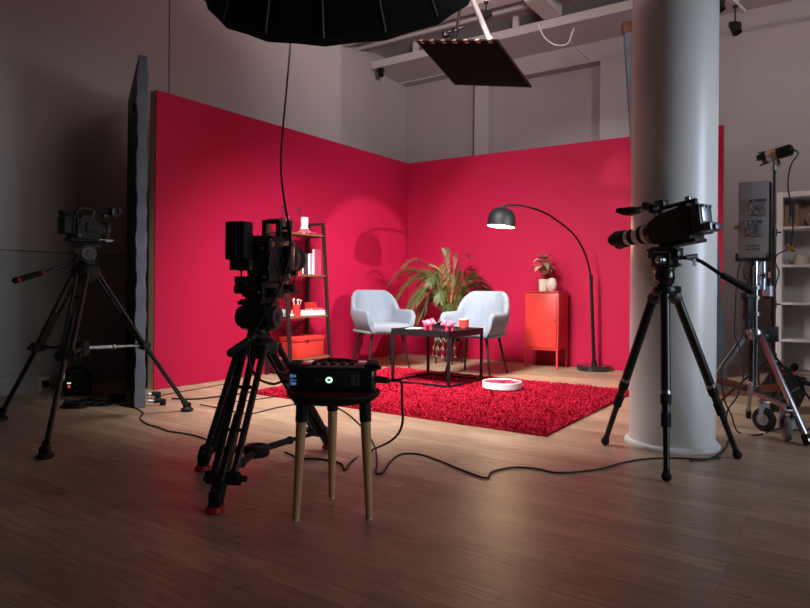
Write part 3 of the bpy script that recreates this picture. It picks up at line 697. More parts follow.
m = MB().box((.025, .02, .185), (.110, .20, .20), None, .008).box((.03, -.09, .17), (.11, .05, .18), None, .006).box((.035, .115, .19), (.10, .03, .16), None, .006)
clutter(m, rc_, 44, (-.032, -.11, .07), (.084, .12, .29), .01, .03)
m.build('camera_body', BLK, t)
MB().box((0, .0, .016), (.09, .20, .030), None, .004).box((0, .0, .034), (.10, .26, .022), None, .004).box((-.075, -.06, .045), (.06, .07, .035), None, .005).box((-.08, -.06, .085), (.05, .06, .035), None, .005).box((.05, -.05, .03), (.10, .06, .045), None, .006).box((0, 0, .06), (.085, .20, .05), None, .005).box((-.06, -.05, .03), (.03, .05, .04), None, .004).box((-.05, -.10, .065), (.05, .06, .035), None, .004).cyl((.05, -.16, .032), (.05, .22, .032), .0075, n=10).cyl((-.05, -.16, .032), (-.05, .22, .032), .0075, n=10).box((.0, .17, .05), (.13, .03, .04), None, .004).box((0, -.12, .045), (.13, .03, .035), None, .004).build('base_plate', BLKM, t)
b = MB().box((-.034, -.165, .255), (.096, .075, .165), None, .007)
b.build('battery', BLKM, t)
m = MB()
for k in range(7): m.box((.015, -.165, .19+.02*k), (.003, .055, .007), None, .001)
for k in range(4): m.box((-.034, -.127, .2+.03*k), (.08, .004, .006))
m.build('battery_ribs', BLK, t)
m = MB()
for (x, z, w_, h_) in ((-.012, .238, .007, .011), (-.002, .238, .008, .011), (.010, .238, .006, .011), (-.008, .213, .026, .008), (-.03, .30, .03, .002), (.01, .30, .03, .002)):
    m.box((x-.02, -.2031, z), (w_, .001, h_))
m.build('battery_print', pm('faint_grey_print', (.10, .09, .09), .6), t)
MB().box((-.015, -.15, .150), (.10, .09, .05), None, .008).cyl((-.068, -.15, .15), (-.03, -.15, .15), .02, n=14).build('receiver_box', BLKG, t)
m = MB().lathe([(.060, 0), (.088, 0), (.092, .006), (.092, .026), (.086, .034), (.070, .036), (.062, .05), (.062, .06)], (.018, .10, .19), (0, 1, 0), 36)
m.build('lens_mount_ring', BLK, t)
le = MB().lathe([(.058, 0), (.058, .04), (.062, .045), (.062, .07), (.057, .075), (.057, .09), (.061, .10), (.063, .12), (.058, .12), (.056, .105), (0, .10)], (.018, .13, .19), (0, 1, 0), 36).build('lens', BLKM, t)
g = MB()
for k in range(40):
    a = 6.283*k/40; g.box((.018+.0635*math.cos(a), .188, .19+.0635*math.sin(a)), (.004, .02, .004))
g.build('focus_gear', BLK, le)
MB().lathe([(.054, .106), (0, .108)], (.018, .13, .19), (0, 1, 0), 24).build('front_glass', GLASS, le)
m = MB().box((.03, .0, .352), (.085, .024, .018), None, .005).box((-.005, .0, .318), (.018, .022, .08), None, .004).box((.068, .0, .318), (.022, .022, .08), None, .004)
m.build('top_handle', BLKM, t)
m = MB().box((.085, .07, .315), (.02, .02, .09), None, .003).box((.085, .07, .35), (.028, .03, .03), None, .005).cyl((.10, .07, .33), (.03, .07, .33), .008, n=10).box((.05, .09, .30), (.03, .03, .03), None, .004)
m.build('top_bracket', pm('mauve_grey_metal', (.10, .045, .055), .45, .4), t)
MB().box((.098, .045, .175), (.03, .06, .14), None, .004).cyl((.105, .06, .12), (.130, .06, .12), .012, n=14).build('side_module', BLK, t)
m = MB()
for (p, s_) in (((.092, -.118, .263), .010), ((.062, -.118, .10), .012), ((.082, -.118, .14), .006)): m.box(p, (s_, .006, s_*.7))
m.box((.118, .0, .105), (.012, .012, .02)); m.build('silver_label', pm('label_grey', (.28, .25, .25), .5), t)
MB().box((.05, -.117, .225), (.016, .006, .010), None, .002).build('red_button', pm('red_button', (.35, .02, .02), .4), t)
m = MB()
m.tube([(.06, -.05, .2), (.10, -.06, .12), (.09, -.03, .06), (.05, .0, .03)], .004, 6, 5); m.tube([(-.05, -.12, .15), (-.06, -.09, .08), (.02, -.09, .02)], .004, 6, 5); m.tube([(.06, .06, .24), (.10, .09, .16), (.085, .1, .06), (.03, .02, .0)], .0035, 6, 5)
m.build('body_cables', BLKG, t)

# ------------------------------------------------------------------ camera beside the column
fB = Vector((-.55, .835, 0)); oB = Vector((1.295, 3.20, 0))
t = thing('camera_tripod', 'black single-tube tripod with ball feet standing at the round column', 'tripod', oB)
apB = Vector((oB.x, oB.y, .845))
for p in (Vector((1.105, 3.515, 0)), Vector((1.174, 2.86, 0)), Vector((1.69, 3.245, 0))):
    d = Vector((p.x-oB.x, p.y-oB.y, 0)).normalized(); a0 = apB + d*.06 - Z*.015; p = p + Z*.022
    q1, q2 = lerp(a0, p, .56), lerp(a0, p, .68); dd = (p-a0).normalized()
    lg = MB().cyl(a0, q1, .0235, .0225, 18).cyl(q1, q2, .0190, .0190, 16).cyl(q2, p, .0155, .014, 14).build('leg', CARB, t, True)
    MB().cyl(q1 - dd*.005, q1 + dd*.012, .0238, .0238, 18).build('steel_band', STEEL, lg, True)
    MB().cyl(q1 + dd*.012, q1 + dd*.055, .0250, .0245, 18).build('twist_lock', RUB, lg, True)
    MB().cyl(q2 - dd*.005, q2 + dd*.055, .0225, .022, 18).build('twist_lock', RUB, lg, True)
    MB().ball(p, .0225, n=16).cyl(p - dd*.035, p - dd*.005, .014, .018, 12).build('foot', RUB, lg, True)
    MB().bar(a0 - d*.035 + Z*.018, a0 + dd*.035, .052, .05, bev=.008).build('leg_shoulder', BLK, lg, True)
m = MB().lathe([(.05, -.03), (.058, -.02), (.06, .0), (.055, .015), (.03, .018), (0, .018)], apB + Z*.01, n=30)
m.build('crown', BLK, t, True)
MB().box(apB + Vector((.045, -.03, .012)), (.05, .03, .035), R(-30), .005).build('silver_shoulder', STEEL, t, True)
MB().lathe([(.028, 0), (.044, .018), (.0505, .045), (.050, .07), (.040, .098), (.032, .108), (0, .108)], apB + Z*.022, n=32).build('half_ball', BLKG, t, True)
rB = Vector((fB.y, -fB.x, 0)); AXB = Matrix((rB, fB, Z)).transposed()
hc = Vector((oB.x, oB.y, 1.005))
hd = MB().box(hc, (.085, .11, .085), AXB, .014, 3).lathe([(.046, -.06), (.05, -.045), (.046, -.03), (0, -.03)], hc, n=26).box(hc + fB*.045 + Z*.025, (.07, .06, .04), AXB, .008).box(hc - fB*.06 + Z*.02, (.05, .06, .045), AXB, .008).build('head', BLK, t, True)
for sg in (1, -1): MB().cyl(hc - fB*.012 + rB*sg*.04 - Z*.005, hc - fB*.012 + rB*sg*.062 - Z*.005, .027, .022, 22).ball(hc - fB*.012 + rB*sg*.062 - Z*.005, .017, n=14).build('drag_dial', STEEL, hd, True)
MB().cyl(hc - fB*.05 + rB*.04 - Z*.025, hc - fB*.05 + rB*.06 - Z*.025, .009, .008, 12).cyl(hc + fB*.05 + rB*.03 + Z*.02, hc + fB*.05 + rB*.05 + Z*.02, .008, .006, 10).build('lock_knob', STEEL, hd, True)
MB().box(hc + Z*.050, (.06, .17, .014), AXB, .004).box(hc + Z*.060, (.055, .13, .010), AXB, .003).build('camera_plate', BLKM, t, True)
handle(t, [hc - fB*.05 + rB*.045 + Z*.012, at(690, 258.5, 3.13), at(701, 261.5, 3.11), at(722, 275, 3.08), at(751, 291, 3.05)], .0, .0095, .018, False)
MB().cyl(at(686, 257.5, 3.1), at(697, 256, 3.1), .012, .012, 14).bar(at(694, 257, 3.1), at(694.5, 266, 3.1), .012).build('handle_clamp', STEEL, t, True)

t = cam_thing('cinema_camera', 'black camera with an off-white telephoto lens, in front of the round column', Vector((oB.x+.066, oB.y-.01, 1.084)), fB, R(-7)); t.scale = (1, 1, .92)
rc_ = random.Random(5)
m = MB().prism([(-.062, -.10, .005), (-.062, .10, .015), (-.062, .125, .05), (-.062, .125, .135), (-.062, .07, .165), (-.062, -.10, .195)], (.124, 0, 0)).box((0, -.02, .0), (.10, .20, .02), None, .004)
clutter(m, rc_, 26, (-.064, -.1, .03), (.064, .08, .16), .01, .03)
m.build('camera_body', BLKM, t)
MB().lathe([(.058, -.01), (.060, .0), (.052, .03), (.052, .04)], (0, .125, .09), (0, 1, 0), 32).build('lens_mount', BLK, t)
prof = lambda a, ra, b_, rb_: MB().lathe([(0, a), (ra, a), (rb_, b_), (0, b_)], (0, 0, .09), (0, 1, 0), 32)
ln = prof(.135, .050, .185, .050).build('telephoto_lens', LENSW, t)
prof(.185, .052, .208, .052).build('zoom_ring', RUB, ln)
prof(.208, .046, .245, .043).build('barrel_section', LENSW, ln)
prof(.245, .045, .272, .045).build('focus_ring', RUB, ln)
prof(.272, .042, .298, .042).build('front_barrel', pm('lens_silver_grey', (.36, .37, .38), .35, .3), ln)
m = MB().lathe([(.043, .298), (.050, .305), (.053, .35), (.050, .35), (.046, .31), (0, .308)], (0, 0, .09), (0, 1, 0), 32)
rows = []
for k in range(49):
    a = 6.283*k/48; l_ = .35 + .028*max(0, math.cos(2*a))**.8 + .006; rows.append([(.053*math.cos(a), .345, .09+.053*math.sin(a)), (.056*math.cos(a), l_, .09+.056*math.sin(a)), (.053*math.cos(a), l_, .09+.053*math.sin(a)), (.050*math.cos(a), .345, .09+.050*math.sin(a))])
m.grid([[Vector(p) for p in r] for r in rows]).build('lens_hood', BLKM, ln)
MB().lathe([(.041, .312), (0, .318)], (0, 0, .09), (0, 1, 0), 24).build('front_glass', GLASS, ln)
MB().box((0, .15, .022), (.03, .07, .012), None, .003).cyl((0, .15, .02), (0, .15, .05), .012, n=12).build('lens_foot', LENSW, ln)
MB().box((.0, -.130, .105), (.105, .055, .155), None, .006).build('rear_battery', DGREY, t)
m = MB()
for k in range(3): m.cyl((.05, -.122+.02*(k-1), .155), (.062, -.122+.02*(k-1), .155), .010, n=14)
m.box((.054, -.125, .10), (.006, .045, .06), None, .002); m.box((.0, -.16, .13), (.08, .008, .09), None, .003)
for k in range(3): m.cyl((.03-.03*k, -.158, .17), (.03-.03*k, -.172, .17), .008, n=12)
m.build('silver_connectors', STEEL, t)
m = MB().box((0, -.175, .055), (.09, .05, .045), None, .005)
for k in range(4): m.cyl((.045, -.16-.013*k, .06), (.062, -.16-.013*k, .06), .0065, n=10)
m.box((.0, -.205, .05), (.05, .02, .03), None, .004); m.build('rear_io_box', pm('grey_io_metal', (.16, .16, .18), .35, .7), t)
m = MB().box((0, -.02, .214), (.024, .20, .020), None, .007, 3).bar((0, -.10, .18), (0, -.105, .217), .022, .03, bev=.004).bar((0, .075, .15), (0, .085, .214), .02, .02, bev=.004)
m.build('top_handle', BLKM, t)
m = MB().cyl((.0, .06, .235), (.0, .22, .250), .008, n=10).box((0, .06, .235), (.05, .03, .045), None, .005).box((.02, .10, .252), (.03, .04, .03), None, .004).box((0, .13, .225), (.03, .025, .05), None, .004).box((0, .165, .25), (.04, .025, .04), None, .004).cyl((-.03, .14, .245), (.05, .14, .245), .012, n=12).cyl((-.02, .10, .20), (.045, .10, .20), .010, n=12)
m.build('viewfinder_arm', BLK, t)
e_ = MB().prism([(-.02, .22, .225), (-.02, .235, .262), (-.02, .335, .275), (-.02, .345, .255), (-.02, .29, .222)], (.055, 0, 0)).build('viewfinder', BLKM, t)
MB().box((.0355, .285, .25), (.002, .07, .022)).build('viewfinder_window', pm('dim_screen', (.05, .05, .05), .25), e_)
MB().tube([(.01, .2, .235), (.012, .15, .215), (.014, .115, .17), (.02, .10, .13)], .0035, 6, 5).build('viewfinder_cable', BLKG, t)
MB().box((.0, -.075, .230), (.022, .028, .026), None, .003).build('cold_shoe', STEEL, t)

# ------------------------------------------------------------------ camera by the unlit wall
fC = Vector((.78, .62, 0)).normalized(); oC = Vector((-1.925, 3.86, 0))
t = thing('camera_tripod', 'tall black tripod with mid-level spreader, standing at the unlit wall', 'tripod', oC)
apC = Vector((oC.x, oC.y, .955)); SPZ = .475; hubC = Vector((oC.x+.0, oC.y-.03, SPZ+.0)); ends = []
for p in (Vector((-2.53, 4.02, 0)), Vector((-1.766, 3.157, 0)), Vector((-1.475, 4.36, 0))):
    d = Vector((p.x-oC.x, p.y-oC.y, 0)).normalized()
    ends.append(dual_leg(t, apC + d*.055 - Z*.02, p, .030, .012, .50, .0145, 'spike'))
MB().lathe([(.03, -.09), (.05, -.07), (.078, -.05), (.085, -.02), (.075, .01), (.05, .02), (0, .02)], apC, n=28).build('crown', BLKM, t, True)
m = MB().lathe([(.025, -.05), (.04, -.04), (.04, .04), (.025, .05), (0, .05)], hubC, n=20)
m.build('spreader_hub', BLKM, t, True)
for k, e_ in enumerate(ends):
    m = MB().cyl(hubC, lerp(hubC, e_, .5), .012, .012, 12).cyl(lerp(hubC, e_, .42), e_, .008, .008, 10).ball(lerp(hubC, e_, .5), .017, n=12)
    m.build('spreader_arm', STEEL if k == 2 else BLK, t, True)
lg = ends[1]; 
MB().cyl(lerp(lg, Vector((-1.766, 3.157, 0)), .20), lerp(lg, Vector((-1.766, 3.157, 0)), .255), .0165, .0165, 14).build('white_tape', pm('white_tape', (.5, .5, .5), .7), t, True)
ccC = fluid_head(t, oC, .965, 1.105, fC, .14)
handle(t, [ccC - fC*.05, at(72, 262, 3.80), at(58, 267.5, 3.72), at(41, 273, 3.66)], .98, .0085, .016, False)
a_, b_ = at(41, 273, 3.66), at(15.5, 280.5, 3.55); q = (b_-a_).normalized()
g_ = MB().cyl(a_, b_, .016, .018, 14).ball(b_, .018, n=12).build('handle_grip', RUB, t, True)
MB().cyl(a_ - q*.012, a_, .0175, .0175, 14).build('grip_ring', REDC, g_, True); MB().cyl(b_ - q*.02, b_ - q*.010, .0192, .0192, 14).build('grip_ring', REDC, g_, True)
t = cam_thing('cinema_camera', 'black camera on the tripod beside the tall dark foam board', Vector((oC.x-.01, oC.y, 1.108)), Vector((.56, .83, 0)))
rc_ = random.Random(9)
m = MB().prism([(-.06, -.075, .02), (-.06, .06, .02), (-.06, .075, .05), (-.06, .06, .13), (-.06, .0, .15), (-.06, -.075, .14)], (.12, 0, 0)).box((0, -.075, .09), (.09, .03, .11), None, .004).box((0, 0, .012), (.08, .20, .02), None, .003).box((.062, .01, .09), (.02, .07, .06), None, .006).box((.05, -.02, .148), (.04, .06, .02), None, .004)
clutter(m, rc_, 22, (-.062, -.075, .03), (.062, .07, .15))
m.build('camera_body', BLKM, t)
ln = MB().lathe([(.05, 0), (.055, .004), (.055, .03), (.05, .036), (.05, .05), (.056, .055), (.057, .078), (.051, .078), (.047, .062), (0, .06)], (0, .06, .08), (0, 1, 0), 28).build('lens', BLK, t)
MB().lathe([(.046, .062), (0, .066)], (0, .06, .08), (0, 1, 0), 20).build('front_glass', GLASS, ln)
m = MB().tube([(0, -.055, .15), (0, -.04, .19), (0, .0, .205), (0, .09, .195), (0, .12, .185)], .010, 10, 4).bar((0, .05, .15), (0, .06, .195), .016); m.build('top_handle', BLK, t)
m = MB().box((.06, .15, .195), (.05, .05, .055), None, .006).cyl((.02, .08, .19), (.05, .15, .195), .010, n=12).box((.06, .10, .165), (.03, .04, .02), None, .004).box((.075, .18, .205), (.04, .03, .035), None, .005).cyl((.06, .15, .16), (.06, .15, .17), .015, n=12); m.build('viewfinder', BLK, t)
m = MB().box((0, -.12, .165), (.05, .05, .03), None, .008).bar((0, -.09, .14), (0, -.115, .17), .02); m.build('eyecup', RUB, t)
MB().box((0, -.115, .095), (.08, .05, .10), None, .005).build('battery', BLKM, t)
MB().box((.061, -.06, .04), (.004, .012, .012)).build('bright_label', pm('label_grey', (.28, .25, .25), .5), t); MB().box((.04, .11, .012), (.08, .04, .008)).cyl((.06, .06, .02), (.06, .15, .02), .005, n=10).build('front_rod', STEEL, t)

# ================================================================== STOOL AND POWER STATION
sC = Vector((-.268, 2.445, 0)); SH = .458
t = thing('wooden_stool', 'round black-topped stool on three pale wooden legs', 'stool', sC)
MB().lathe([(0, SH-.034), (.13, SH-.034), (.155, SH-.028), (.175, SH-.012), (.180, SH), (.176, SH+.004), (.165, SH-.004), (0, SH-.006)], sC, n=56).build('seat', BLKM, t, True)
for (p, s_) in ((Vector((-.392, 2.35, 0)), 1), (Vector((-.125, 2.367, 0)), 1), (Vector((-.290, 2.60, 0)), 1)):
    tp = lerp(Vector((p.x, p.y, SH-.03)), Vector((sC.x, sC.y, SH-.03)), .14); d = (p-tp).normalized()
    c1 = lerp(tp, p, .16)
    lg = MB().cyl(c1, p + Z*.006, .0195, .0125, 18).build('leg', WOOD, t, True)
    MB().cyl(tp, c1, .0225, .022, 18).build('leg_sleeve', BLKM, lg, True)
    MB().cyl(p, p+Z*.008, .0115, .0125, 14).build('foot_pad', WHITE, lg, True)
pS = Vector((sC.x, sC.y, SH+.005))
t = thing('power_station', 'black portable power station with blue screen sitting on the stool', 'battery pack', pS, R(2))
b = MB().box((0, 0, .060), (.325, .20, .114), None, .024, 3).box((0, 0, .114), (.27, .15, .014), None, .006)
b.build('case_body', BLKG, t)
m = MB()
for sx in (-1, 1): m.box((sx*.145, 0, .112), (.05, .17, .022), None, .008)
m.tube([(.12, -.08, .118), (.165, -.095, .121), (.175, -.095, .108)], .008, 8, 3)
for k in range(5): m.box((-.07+.035*k, -.02, .121), (.022, .09, .010), None, .003)
m.tube([(-.08, .03, .118), (-.03, .05, .127), (.04, .05, .127), (.09, .03, .118)], .007, 8, 4)
m.build('carry_handle', RUB, t)
MB().box((-.02, -.101, .062), (.24, .006, .075), None, .003).build('front_panel', BLKM, t)
s_ = MB().box((-.138, -.098, .062), (.032, .012, .052), None, .003).build('display', pm('blue_display', (.02, .05, .14), .3, emit=.10, ecol=(.10, .22, .60)), t)
m = MB()
for (x, z, w_, h_) in ((-.146, .078, .009, .010), (-.134, .078, .008, .010), (-.145, .060, .012, .003), (-.132, .060, .008, .003), (-.138, .046, .018, .010)): m.box((x, -.1045, z), (w_, .001, h_))
m.build('display_digits', pm('display_light', (.2, .4, .8), .4, emit=.25, ecol=(.25, .45, .9)), s_)
MB().lathe([(.0085, 0), (.0105, .001), (.0125, 0), (.0125, .004), (.0065, .004), (.0065, 0)], (-.010, -.104, .062), (0, -1, 0), 24).build('power_button', pm('button_green_glow', (.5, .9, .6), .4, emit=1.6, ecol=(.55, 1, .68)), t)
MB().cyl((-.01, -.104, .062), (-.01, -.1065, .062), .0065, n=14).build('button_centre', pm('button_green_dark', (.02, .08, .04), .4, emit=.15, ecol=(.1, .6, .3)), t)
MB().lathe([(.010, 0), (.011, .004), (.008, .005), (0, .004)], (-.055, -.104, .062), (0, -1, 0), 20).box((-.053, -.1095, .065), (.003, .002, .010), Matrix.Rotation(R(35), 3, 'Y')).build('dial', DGREY, t)
m = MB()
for k in range(6): m.box((.078, -.1045, .082-.008*k), (.016 if k % 2 else .018, .001, .0035)); m.box((.098, -.1045, .082-.008*k), (.010, .001, .0030))
m.build('printed_text', pm('print_grey', (.13, .12, .12), .6), t)
m = MB().cyl((.162, -.04, .055), (.205, -.055, .052), .016, .014, 16); m.build('power_plug', RUB, t)
MB().cyl((.205, -.055, .052), (.214, -.058, .052), .012, .011, 14).build('plug_ring', GOLD, t)
SPK = pm('silver_pink', (.45, .25, .25), .35, .5)
MB().cyl((-.160, -.03, .07), (-.20, -.03, .075), .014, .012, 14).build('side_plug', SPK, t); MB().cyl((-.160, .03, .05), (-.195, .04, .05), .014, .012, 14).build('side_plug', SPK, t)
t.scale = (1, 1, .86)
PLUG_R = pS + Matrix.Rotation(R(2), 3, 'Z') @ Vector((.214, -.058, .0447)); PLUG_L = pS + Matrix.Rotation(R(2), 3, 'Z') @ Vector((-.168, -.06, .040))
# ================================================================== OVERHEAD LIGHTS
nS = Vector((.04, .71, -.70)).normalized(); cS = at(342, -22, 4.0)
t = thing('softbox', 'large black parabolic softbox hanging over the room with its cable', 'softbox', cS)
sx_, sy_, _ = frame_of(nS); NR = 16; RR = .845
def sbp(k, q, off=0, sag=0):
    """point on the canopy: k = rib (fraction allowed), q = 0 rim .. 1 apex"""
    a = 2*math.pi*k/NR; fr_ = abs((k % 1)-.5)*2; r_ = RR*math.sqrt(max(0, 1-q))*(1 - .020*(1-fr_**2)) if q > 0 else RR*(1 - .020*(1-fr_**2))
    return cS + (sx_*math.cos(a) + sy_*math.sin(a))*(r_+off) - nS*(.78*q + .004*(1-fr_)*(1-q))
rows = []
for i in range(13):
    q = .97*(i/12)**1.25; rows.append([sbp(k/4, q) for k in range(NR*4)])
rows.insert(0, [sbp(k/4, 0) + nS*.05 for k in range(NR*4)])
MB().grid([r for r in rows], True).build('canopy', FABK, t, True, smooth=25)
rows = []
for i in range(13):
    q = .95*(i/12)**1.25; rows.append([sbp(k/4, q, -.012) + nS*.008 for k in range(NR*4)])
MB().grid(rows, True).build('silver_lining', pm('silver_lining', (.6, .6, .6), .4, .6), t, True)
for k in range(NR):
    MB().tube([sbp(k, .97*(i/12)**1.25, .006) for i in range(13)], .007, 6).build('rib', pm('rib_grey_piping', (.035, .033, .034), .5), t, True)
MB().cyl(cS - nS*.74, cS - nS*.84, .12, .12, 28).build('speed_ring', BLK, t, True)
MB().cyl(cS - nS*.84, cS - nS*1.15, .085, .085, 24).build('lamp_head', BLK, t, True)
rows = [[cS - nS*.20 + (sx_*math.cos(6.2832*k/48) + sy_*math.sin(6.2832*k/48))*.70*j for k in range(48)] for j in (.001, .5, 1)]
MB().grid(rows, True).build('diffuser', pm('diffuser_cloth', (.85, .83, .80), .7, emit=1.0, ecol=(1, .95, .9)), t, True)
hz = cS - nS*1.0
MB().cyl(hz, Vector((hz.x, hz.y, 4.24)), .016, .016, 12).box(Vector((hz.x, hz.y, 4.235)), (.12, .12, .02)).build('ceiling_pole', BLK, t, True)
# cable down from the softbox to the middle camera
ca = MB().tube([at(291, 30, 3.62), at(289.5, 55, 3.55), at(286, 95, 3.45), at(282, 140, 3.3), at(281, 170, 3.2), at(285, 205, 3.0), at(290.5, 235, 2.82), at(288, 262, 2.74), at(278, 292, 2.72), at(262, 318, 2.72), at(251, 340, 2.74), at(249, 362, 2.72), at(258, 378, 2.66), at(272, 384, 2.56), PLUG_L + Vector((-.02, 0, 0)), PLUG_L], .0052, 8, 6).build('hanging_cable', BLKM)
tag(ca, 'black cable hanging from the softbox past the middle camera to the stool', 'cable')

# flag hung from the ceiling
T0, T1, B0 = at(417, 41, 5.5), at(497, 40, 5.05), at(455, 84, 5.98); B1 = T1 + B0 - T0; fc = (T0+B1)/2; fn = (T1-T0).cross(B0-T0).normalized()
t = thing('black_flag', 'black rectangular flag panel slung from the ceiling tray', 'flag', fc)
e1, e2 = (T1-T0).normalized(), (B0-T0).normalized()
rows = []
for i in range(9):
    q = i/8; rows.append([lerp(lerp(T0, T1, s/8), lerp(B0, B1, s/8), q) + fn*(.02*math.sin(math.pi*q)*math.sin(math.pi*s/8)) for s in range(9)])
m = MB().grid(rows); m.grid([[p - fn*.006 for p in r] for r in rows]); m.build('cloth', pm('flag_cloth', (.005, .006, .0065), .9, 0, .15, 40, spec=.1), t, True)
m = MB()
for a, b in ((T0, T1), (T1, B1), (B1, B0), (B0, T0)): m.cyl(a, b, .009, n=8)
m.build('flag_frame', BLK, t, True)
for k in range(7): p = lerp(T0, T1, (k+.4)/7); MB().bar(p - e2*.012, p + e2*.03, .04, .014, up=fn, bev=.003).build('gold_clip', pm('clip_tan', (.34, .24, .15), .5), t, True)
m = MB().ball(at(455, 31, 5.35), .035, n=12).bar(at(455, 31, 5.35), lerp(T0, T1, .48), .05, .04, bev=.006).cyl(at(448, 32, 5.35), at(463, 27, 5.35), .014, n=10).box(at(446, 34, 5.36), (.06, .05, .05), .4, .008); m.build('clamp', BLK, t, True)
p9 = at(457, 29, 5.35); MB().cyl(p9, Vector((p9.x+.16, p9.y, 4.24)), .013, n=10).build('hanger_rod', BLK, t, True)
wa = at(490, 40, 5.2); wt = at(462, -25, 5.2); wt = wa + (wt-wa)*((4.24-wa.z)/(wt.z-wa.z))
MB().cyl(wa, wt, .022, n=14).ball(wa, .034, n=12).build('white_arm', pm('arm_dull_white', (.30, .27, .27), .6), t, True)

# track spotlights
def track_spot(p, dirv, label, s=1.0, drop=.12):
    t = thing('track_spotlight', label, 'spotlight', p, 0, 'small ceiling track spotlights')
    d = Vector(dirv).normalized()
    MB().cyl((0, 0, 0), (0, 0, -drop), .007*s, n=8).cyl((0, 0, 0), (0, 0, -.02), .022*s, n=12).build('stem', BLK, t)
    c = Vector((0, 0, -drop-.03*s)); MB().lathe([(.022*s, -.06*s), (.04*s, -.05*s), (.045*s, .06*s), (.041*s, .06*s), (.034*s, -.02*s), (0, -.025*s)], c, d, 20).build('lamp_can', BLK, t)
    MB().bar(c + Vector((-.05*s, 0, .0)), c + Vector((-.05*s, 0, .05*s)), .008, .02).bar(c + Vector((.05*s, 0, 0)), c + Vector((.05*s, 0, .05*s)), .008, .02).bar(c + Vector((-.05*s, 0, .05*s)), c + Vector((.05*s, 0, .05*s)), .008, .02).build('yoke', BLK, t)
sp = at(380.5, 67, 8.55); sp = on_u(380.5, 66, 7.35); track_spot(sp, (.2, -.3, -1), 'black track spotlight under the ceiling tray near the room corner', .95, .06)
rl_ = MB(); ra_, rb_ = at(710, -14, 5.6), at(744, 16, 6.2); rb_.z = ra_.z = 3.55
rl_.bar(ra_, rb_, .035, .03); 
for q in (.2, .8): p = lerp(ra_, rb_, q); rl_.cyl(p, Vector((p.x, p.y, 4.25)), .008, n=8)
struct(rl_, 'lighting_rail_trim', WHITE)
p = at(718.5, 0, 5.75); p.z = 3.53; track_spot(Vector((lerp(ra_, rb_, .22).x, lerp(ra_, rb_, .22).y, 3.53)), (.4, -.2, -1), 'track spotlight on the white rail hard against the column', 1, .10)
track_spot(Vector((lerp(ra_, rb_, .72).x, lerp(ra_, rb_, .72).y, 3.53)), (.2, -.4, -1), 'track spotlight at the free end of the white rail', 1, .18)
for q, lab in (((486, 17, 5.9), 'black track spotlight above the hanging black flag'),):
    p = at(*q); track_spot(Vector((p.x, p.y, p.z+.14)), (-.8, -.2, -.5), lab, .9, .10)
    s0 = MB().cyl((p.x, p.y, p.z+.13), (p.x, p.y, 4.25), .006, n=8); struct(s0, 'spotlight_drop_trim', WHITE)
wc = MB().tube([at(538, 25, 7.0), at(545, 38, 7.0), at(556, 45, 7.0), at(568, 43, 7.0), at(574, 28, 7.1), at(571, 43, 7.2), at(590, 60, 8.1)], .008, 6, 6).build('hanging_cable', WHITE)
tag(wc, 'loose white cable looping under the ceiling tray', 'cable')

# ================================================================== LIGHT STANDS BY THE COLUMN
sL = Vector((2.14, 3.92, 0))
t = thing('light_stand', 'chrome wheeled combo stand carrying the grey LED panel', 'stand', sL)
MB().cyl(sL + Z*.24, sL + Z*.56, .030, n=20).build('lower_column', CHROME, t, True)
m = MB().cyl(sL + Z*.50, sL + Z*.86, .023, n=20).cyl(sL + Z*.84, sL + Z*1.04, .0175, n=18); m.build('riser', CHROME, t, True)
for z in (.60, .70, .80, .86): MB().cyl(sL + Z*z, sL + Z*(z+.022), .033, n=20).build('collar', STEEL, t, True)
MB().cyl(sL + Vector((.045, 0, .86)), sL + Vector((.045, 0, 1.04)), .022, n=18).build('silver_cylinder', pm('blue_silver', (.45, .52, .62), .3, .8), t, True)
MB().cyl(sL + Vector((-.025, -.01, .30)), sL + Vector((-.025, -.01, 1.0)), .014, n=14).build('dark_tube', BLK, t, True)
legdirs = [(Vector((-.38, .117, .02)), 0), (Vector((.09, -.39, .02)), 2), (Vector((.16, .36, .02)), 1)]
for i, (o_, w_) in enumerate(legdirs):
    a = sL + Vector((o_.x*.12, o_.y*.12, .585)); b = sL + o_
    lg = MB().bar(a, b, .022, .034, bev=.003).build('leg', STEEL, t, True)
    MB().cyl(lerp(a, b, .62)+Vector((0, 0, .01)), lerp(a, b, .64)-Vector((0, 0, .01)), .016, n=10).build('leg_bolt', CHROME, lg, True)
    br = sL + Vector((o_.x*.10, o_.y*.10, .255)); MB().bar(br, lerp(a, b, .50), .012, .045, bev=.002).build('brace', RUST, t, True)
    MB().bar(lerp(a, b, .93), b - Z*.012, .03, .04, bev=.004).build('rubber_tip', RUB, lg, True)
for wp, hd_ in ((fl(764, 431), 0), (fl(787, 441), 1)):
    wp = Vector((wp.x, wp.y, .072)); s_ = Vector((.86, .5, 0)) if not hd_ else Vector((.35, .94, 0)).cross(Z)
    MB().bar(sL + Z*.235, Vector((wp.x, wp.y, .19)), .03, .02).build('caster_arm', STEEL, t, True)
    wl = MB().lathe([(.028, -.018), (.062, -.017), (.071, -.008), (.071, .008), (.062, .017), (.028, .018)], wp, s_, 30).build('caster_wheel', RUB if not hd_ else pm('grey_wheel', (.18, .17, .17), .3), t, True)
    MB().cyl(wp - s_*.021, wp + s_*.021, .036, n=22).bar(wp + s_*.026, wp + s_*.026 + Z*.10, .006, .032).bar(wp - s_*.026, wp - s_*.026 + Z*.10, .006, .032).box(wp + Z*.105, (.06, .06, .012), None, .003).build('caster_fork', STEEL, wl, True)
MB().lathe([(.042, 0), (.045, .01), (.045, .05), (.04, .06), (0, .06)], sL + Z*.555, n=24).build('leg_hub', STEEL, t, True)
MB().cyl(sL + Z*.235, sL + Z*.275, .045, n=22).build('lower_hub', STEEL, t, True)
m = MB()
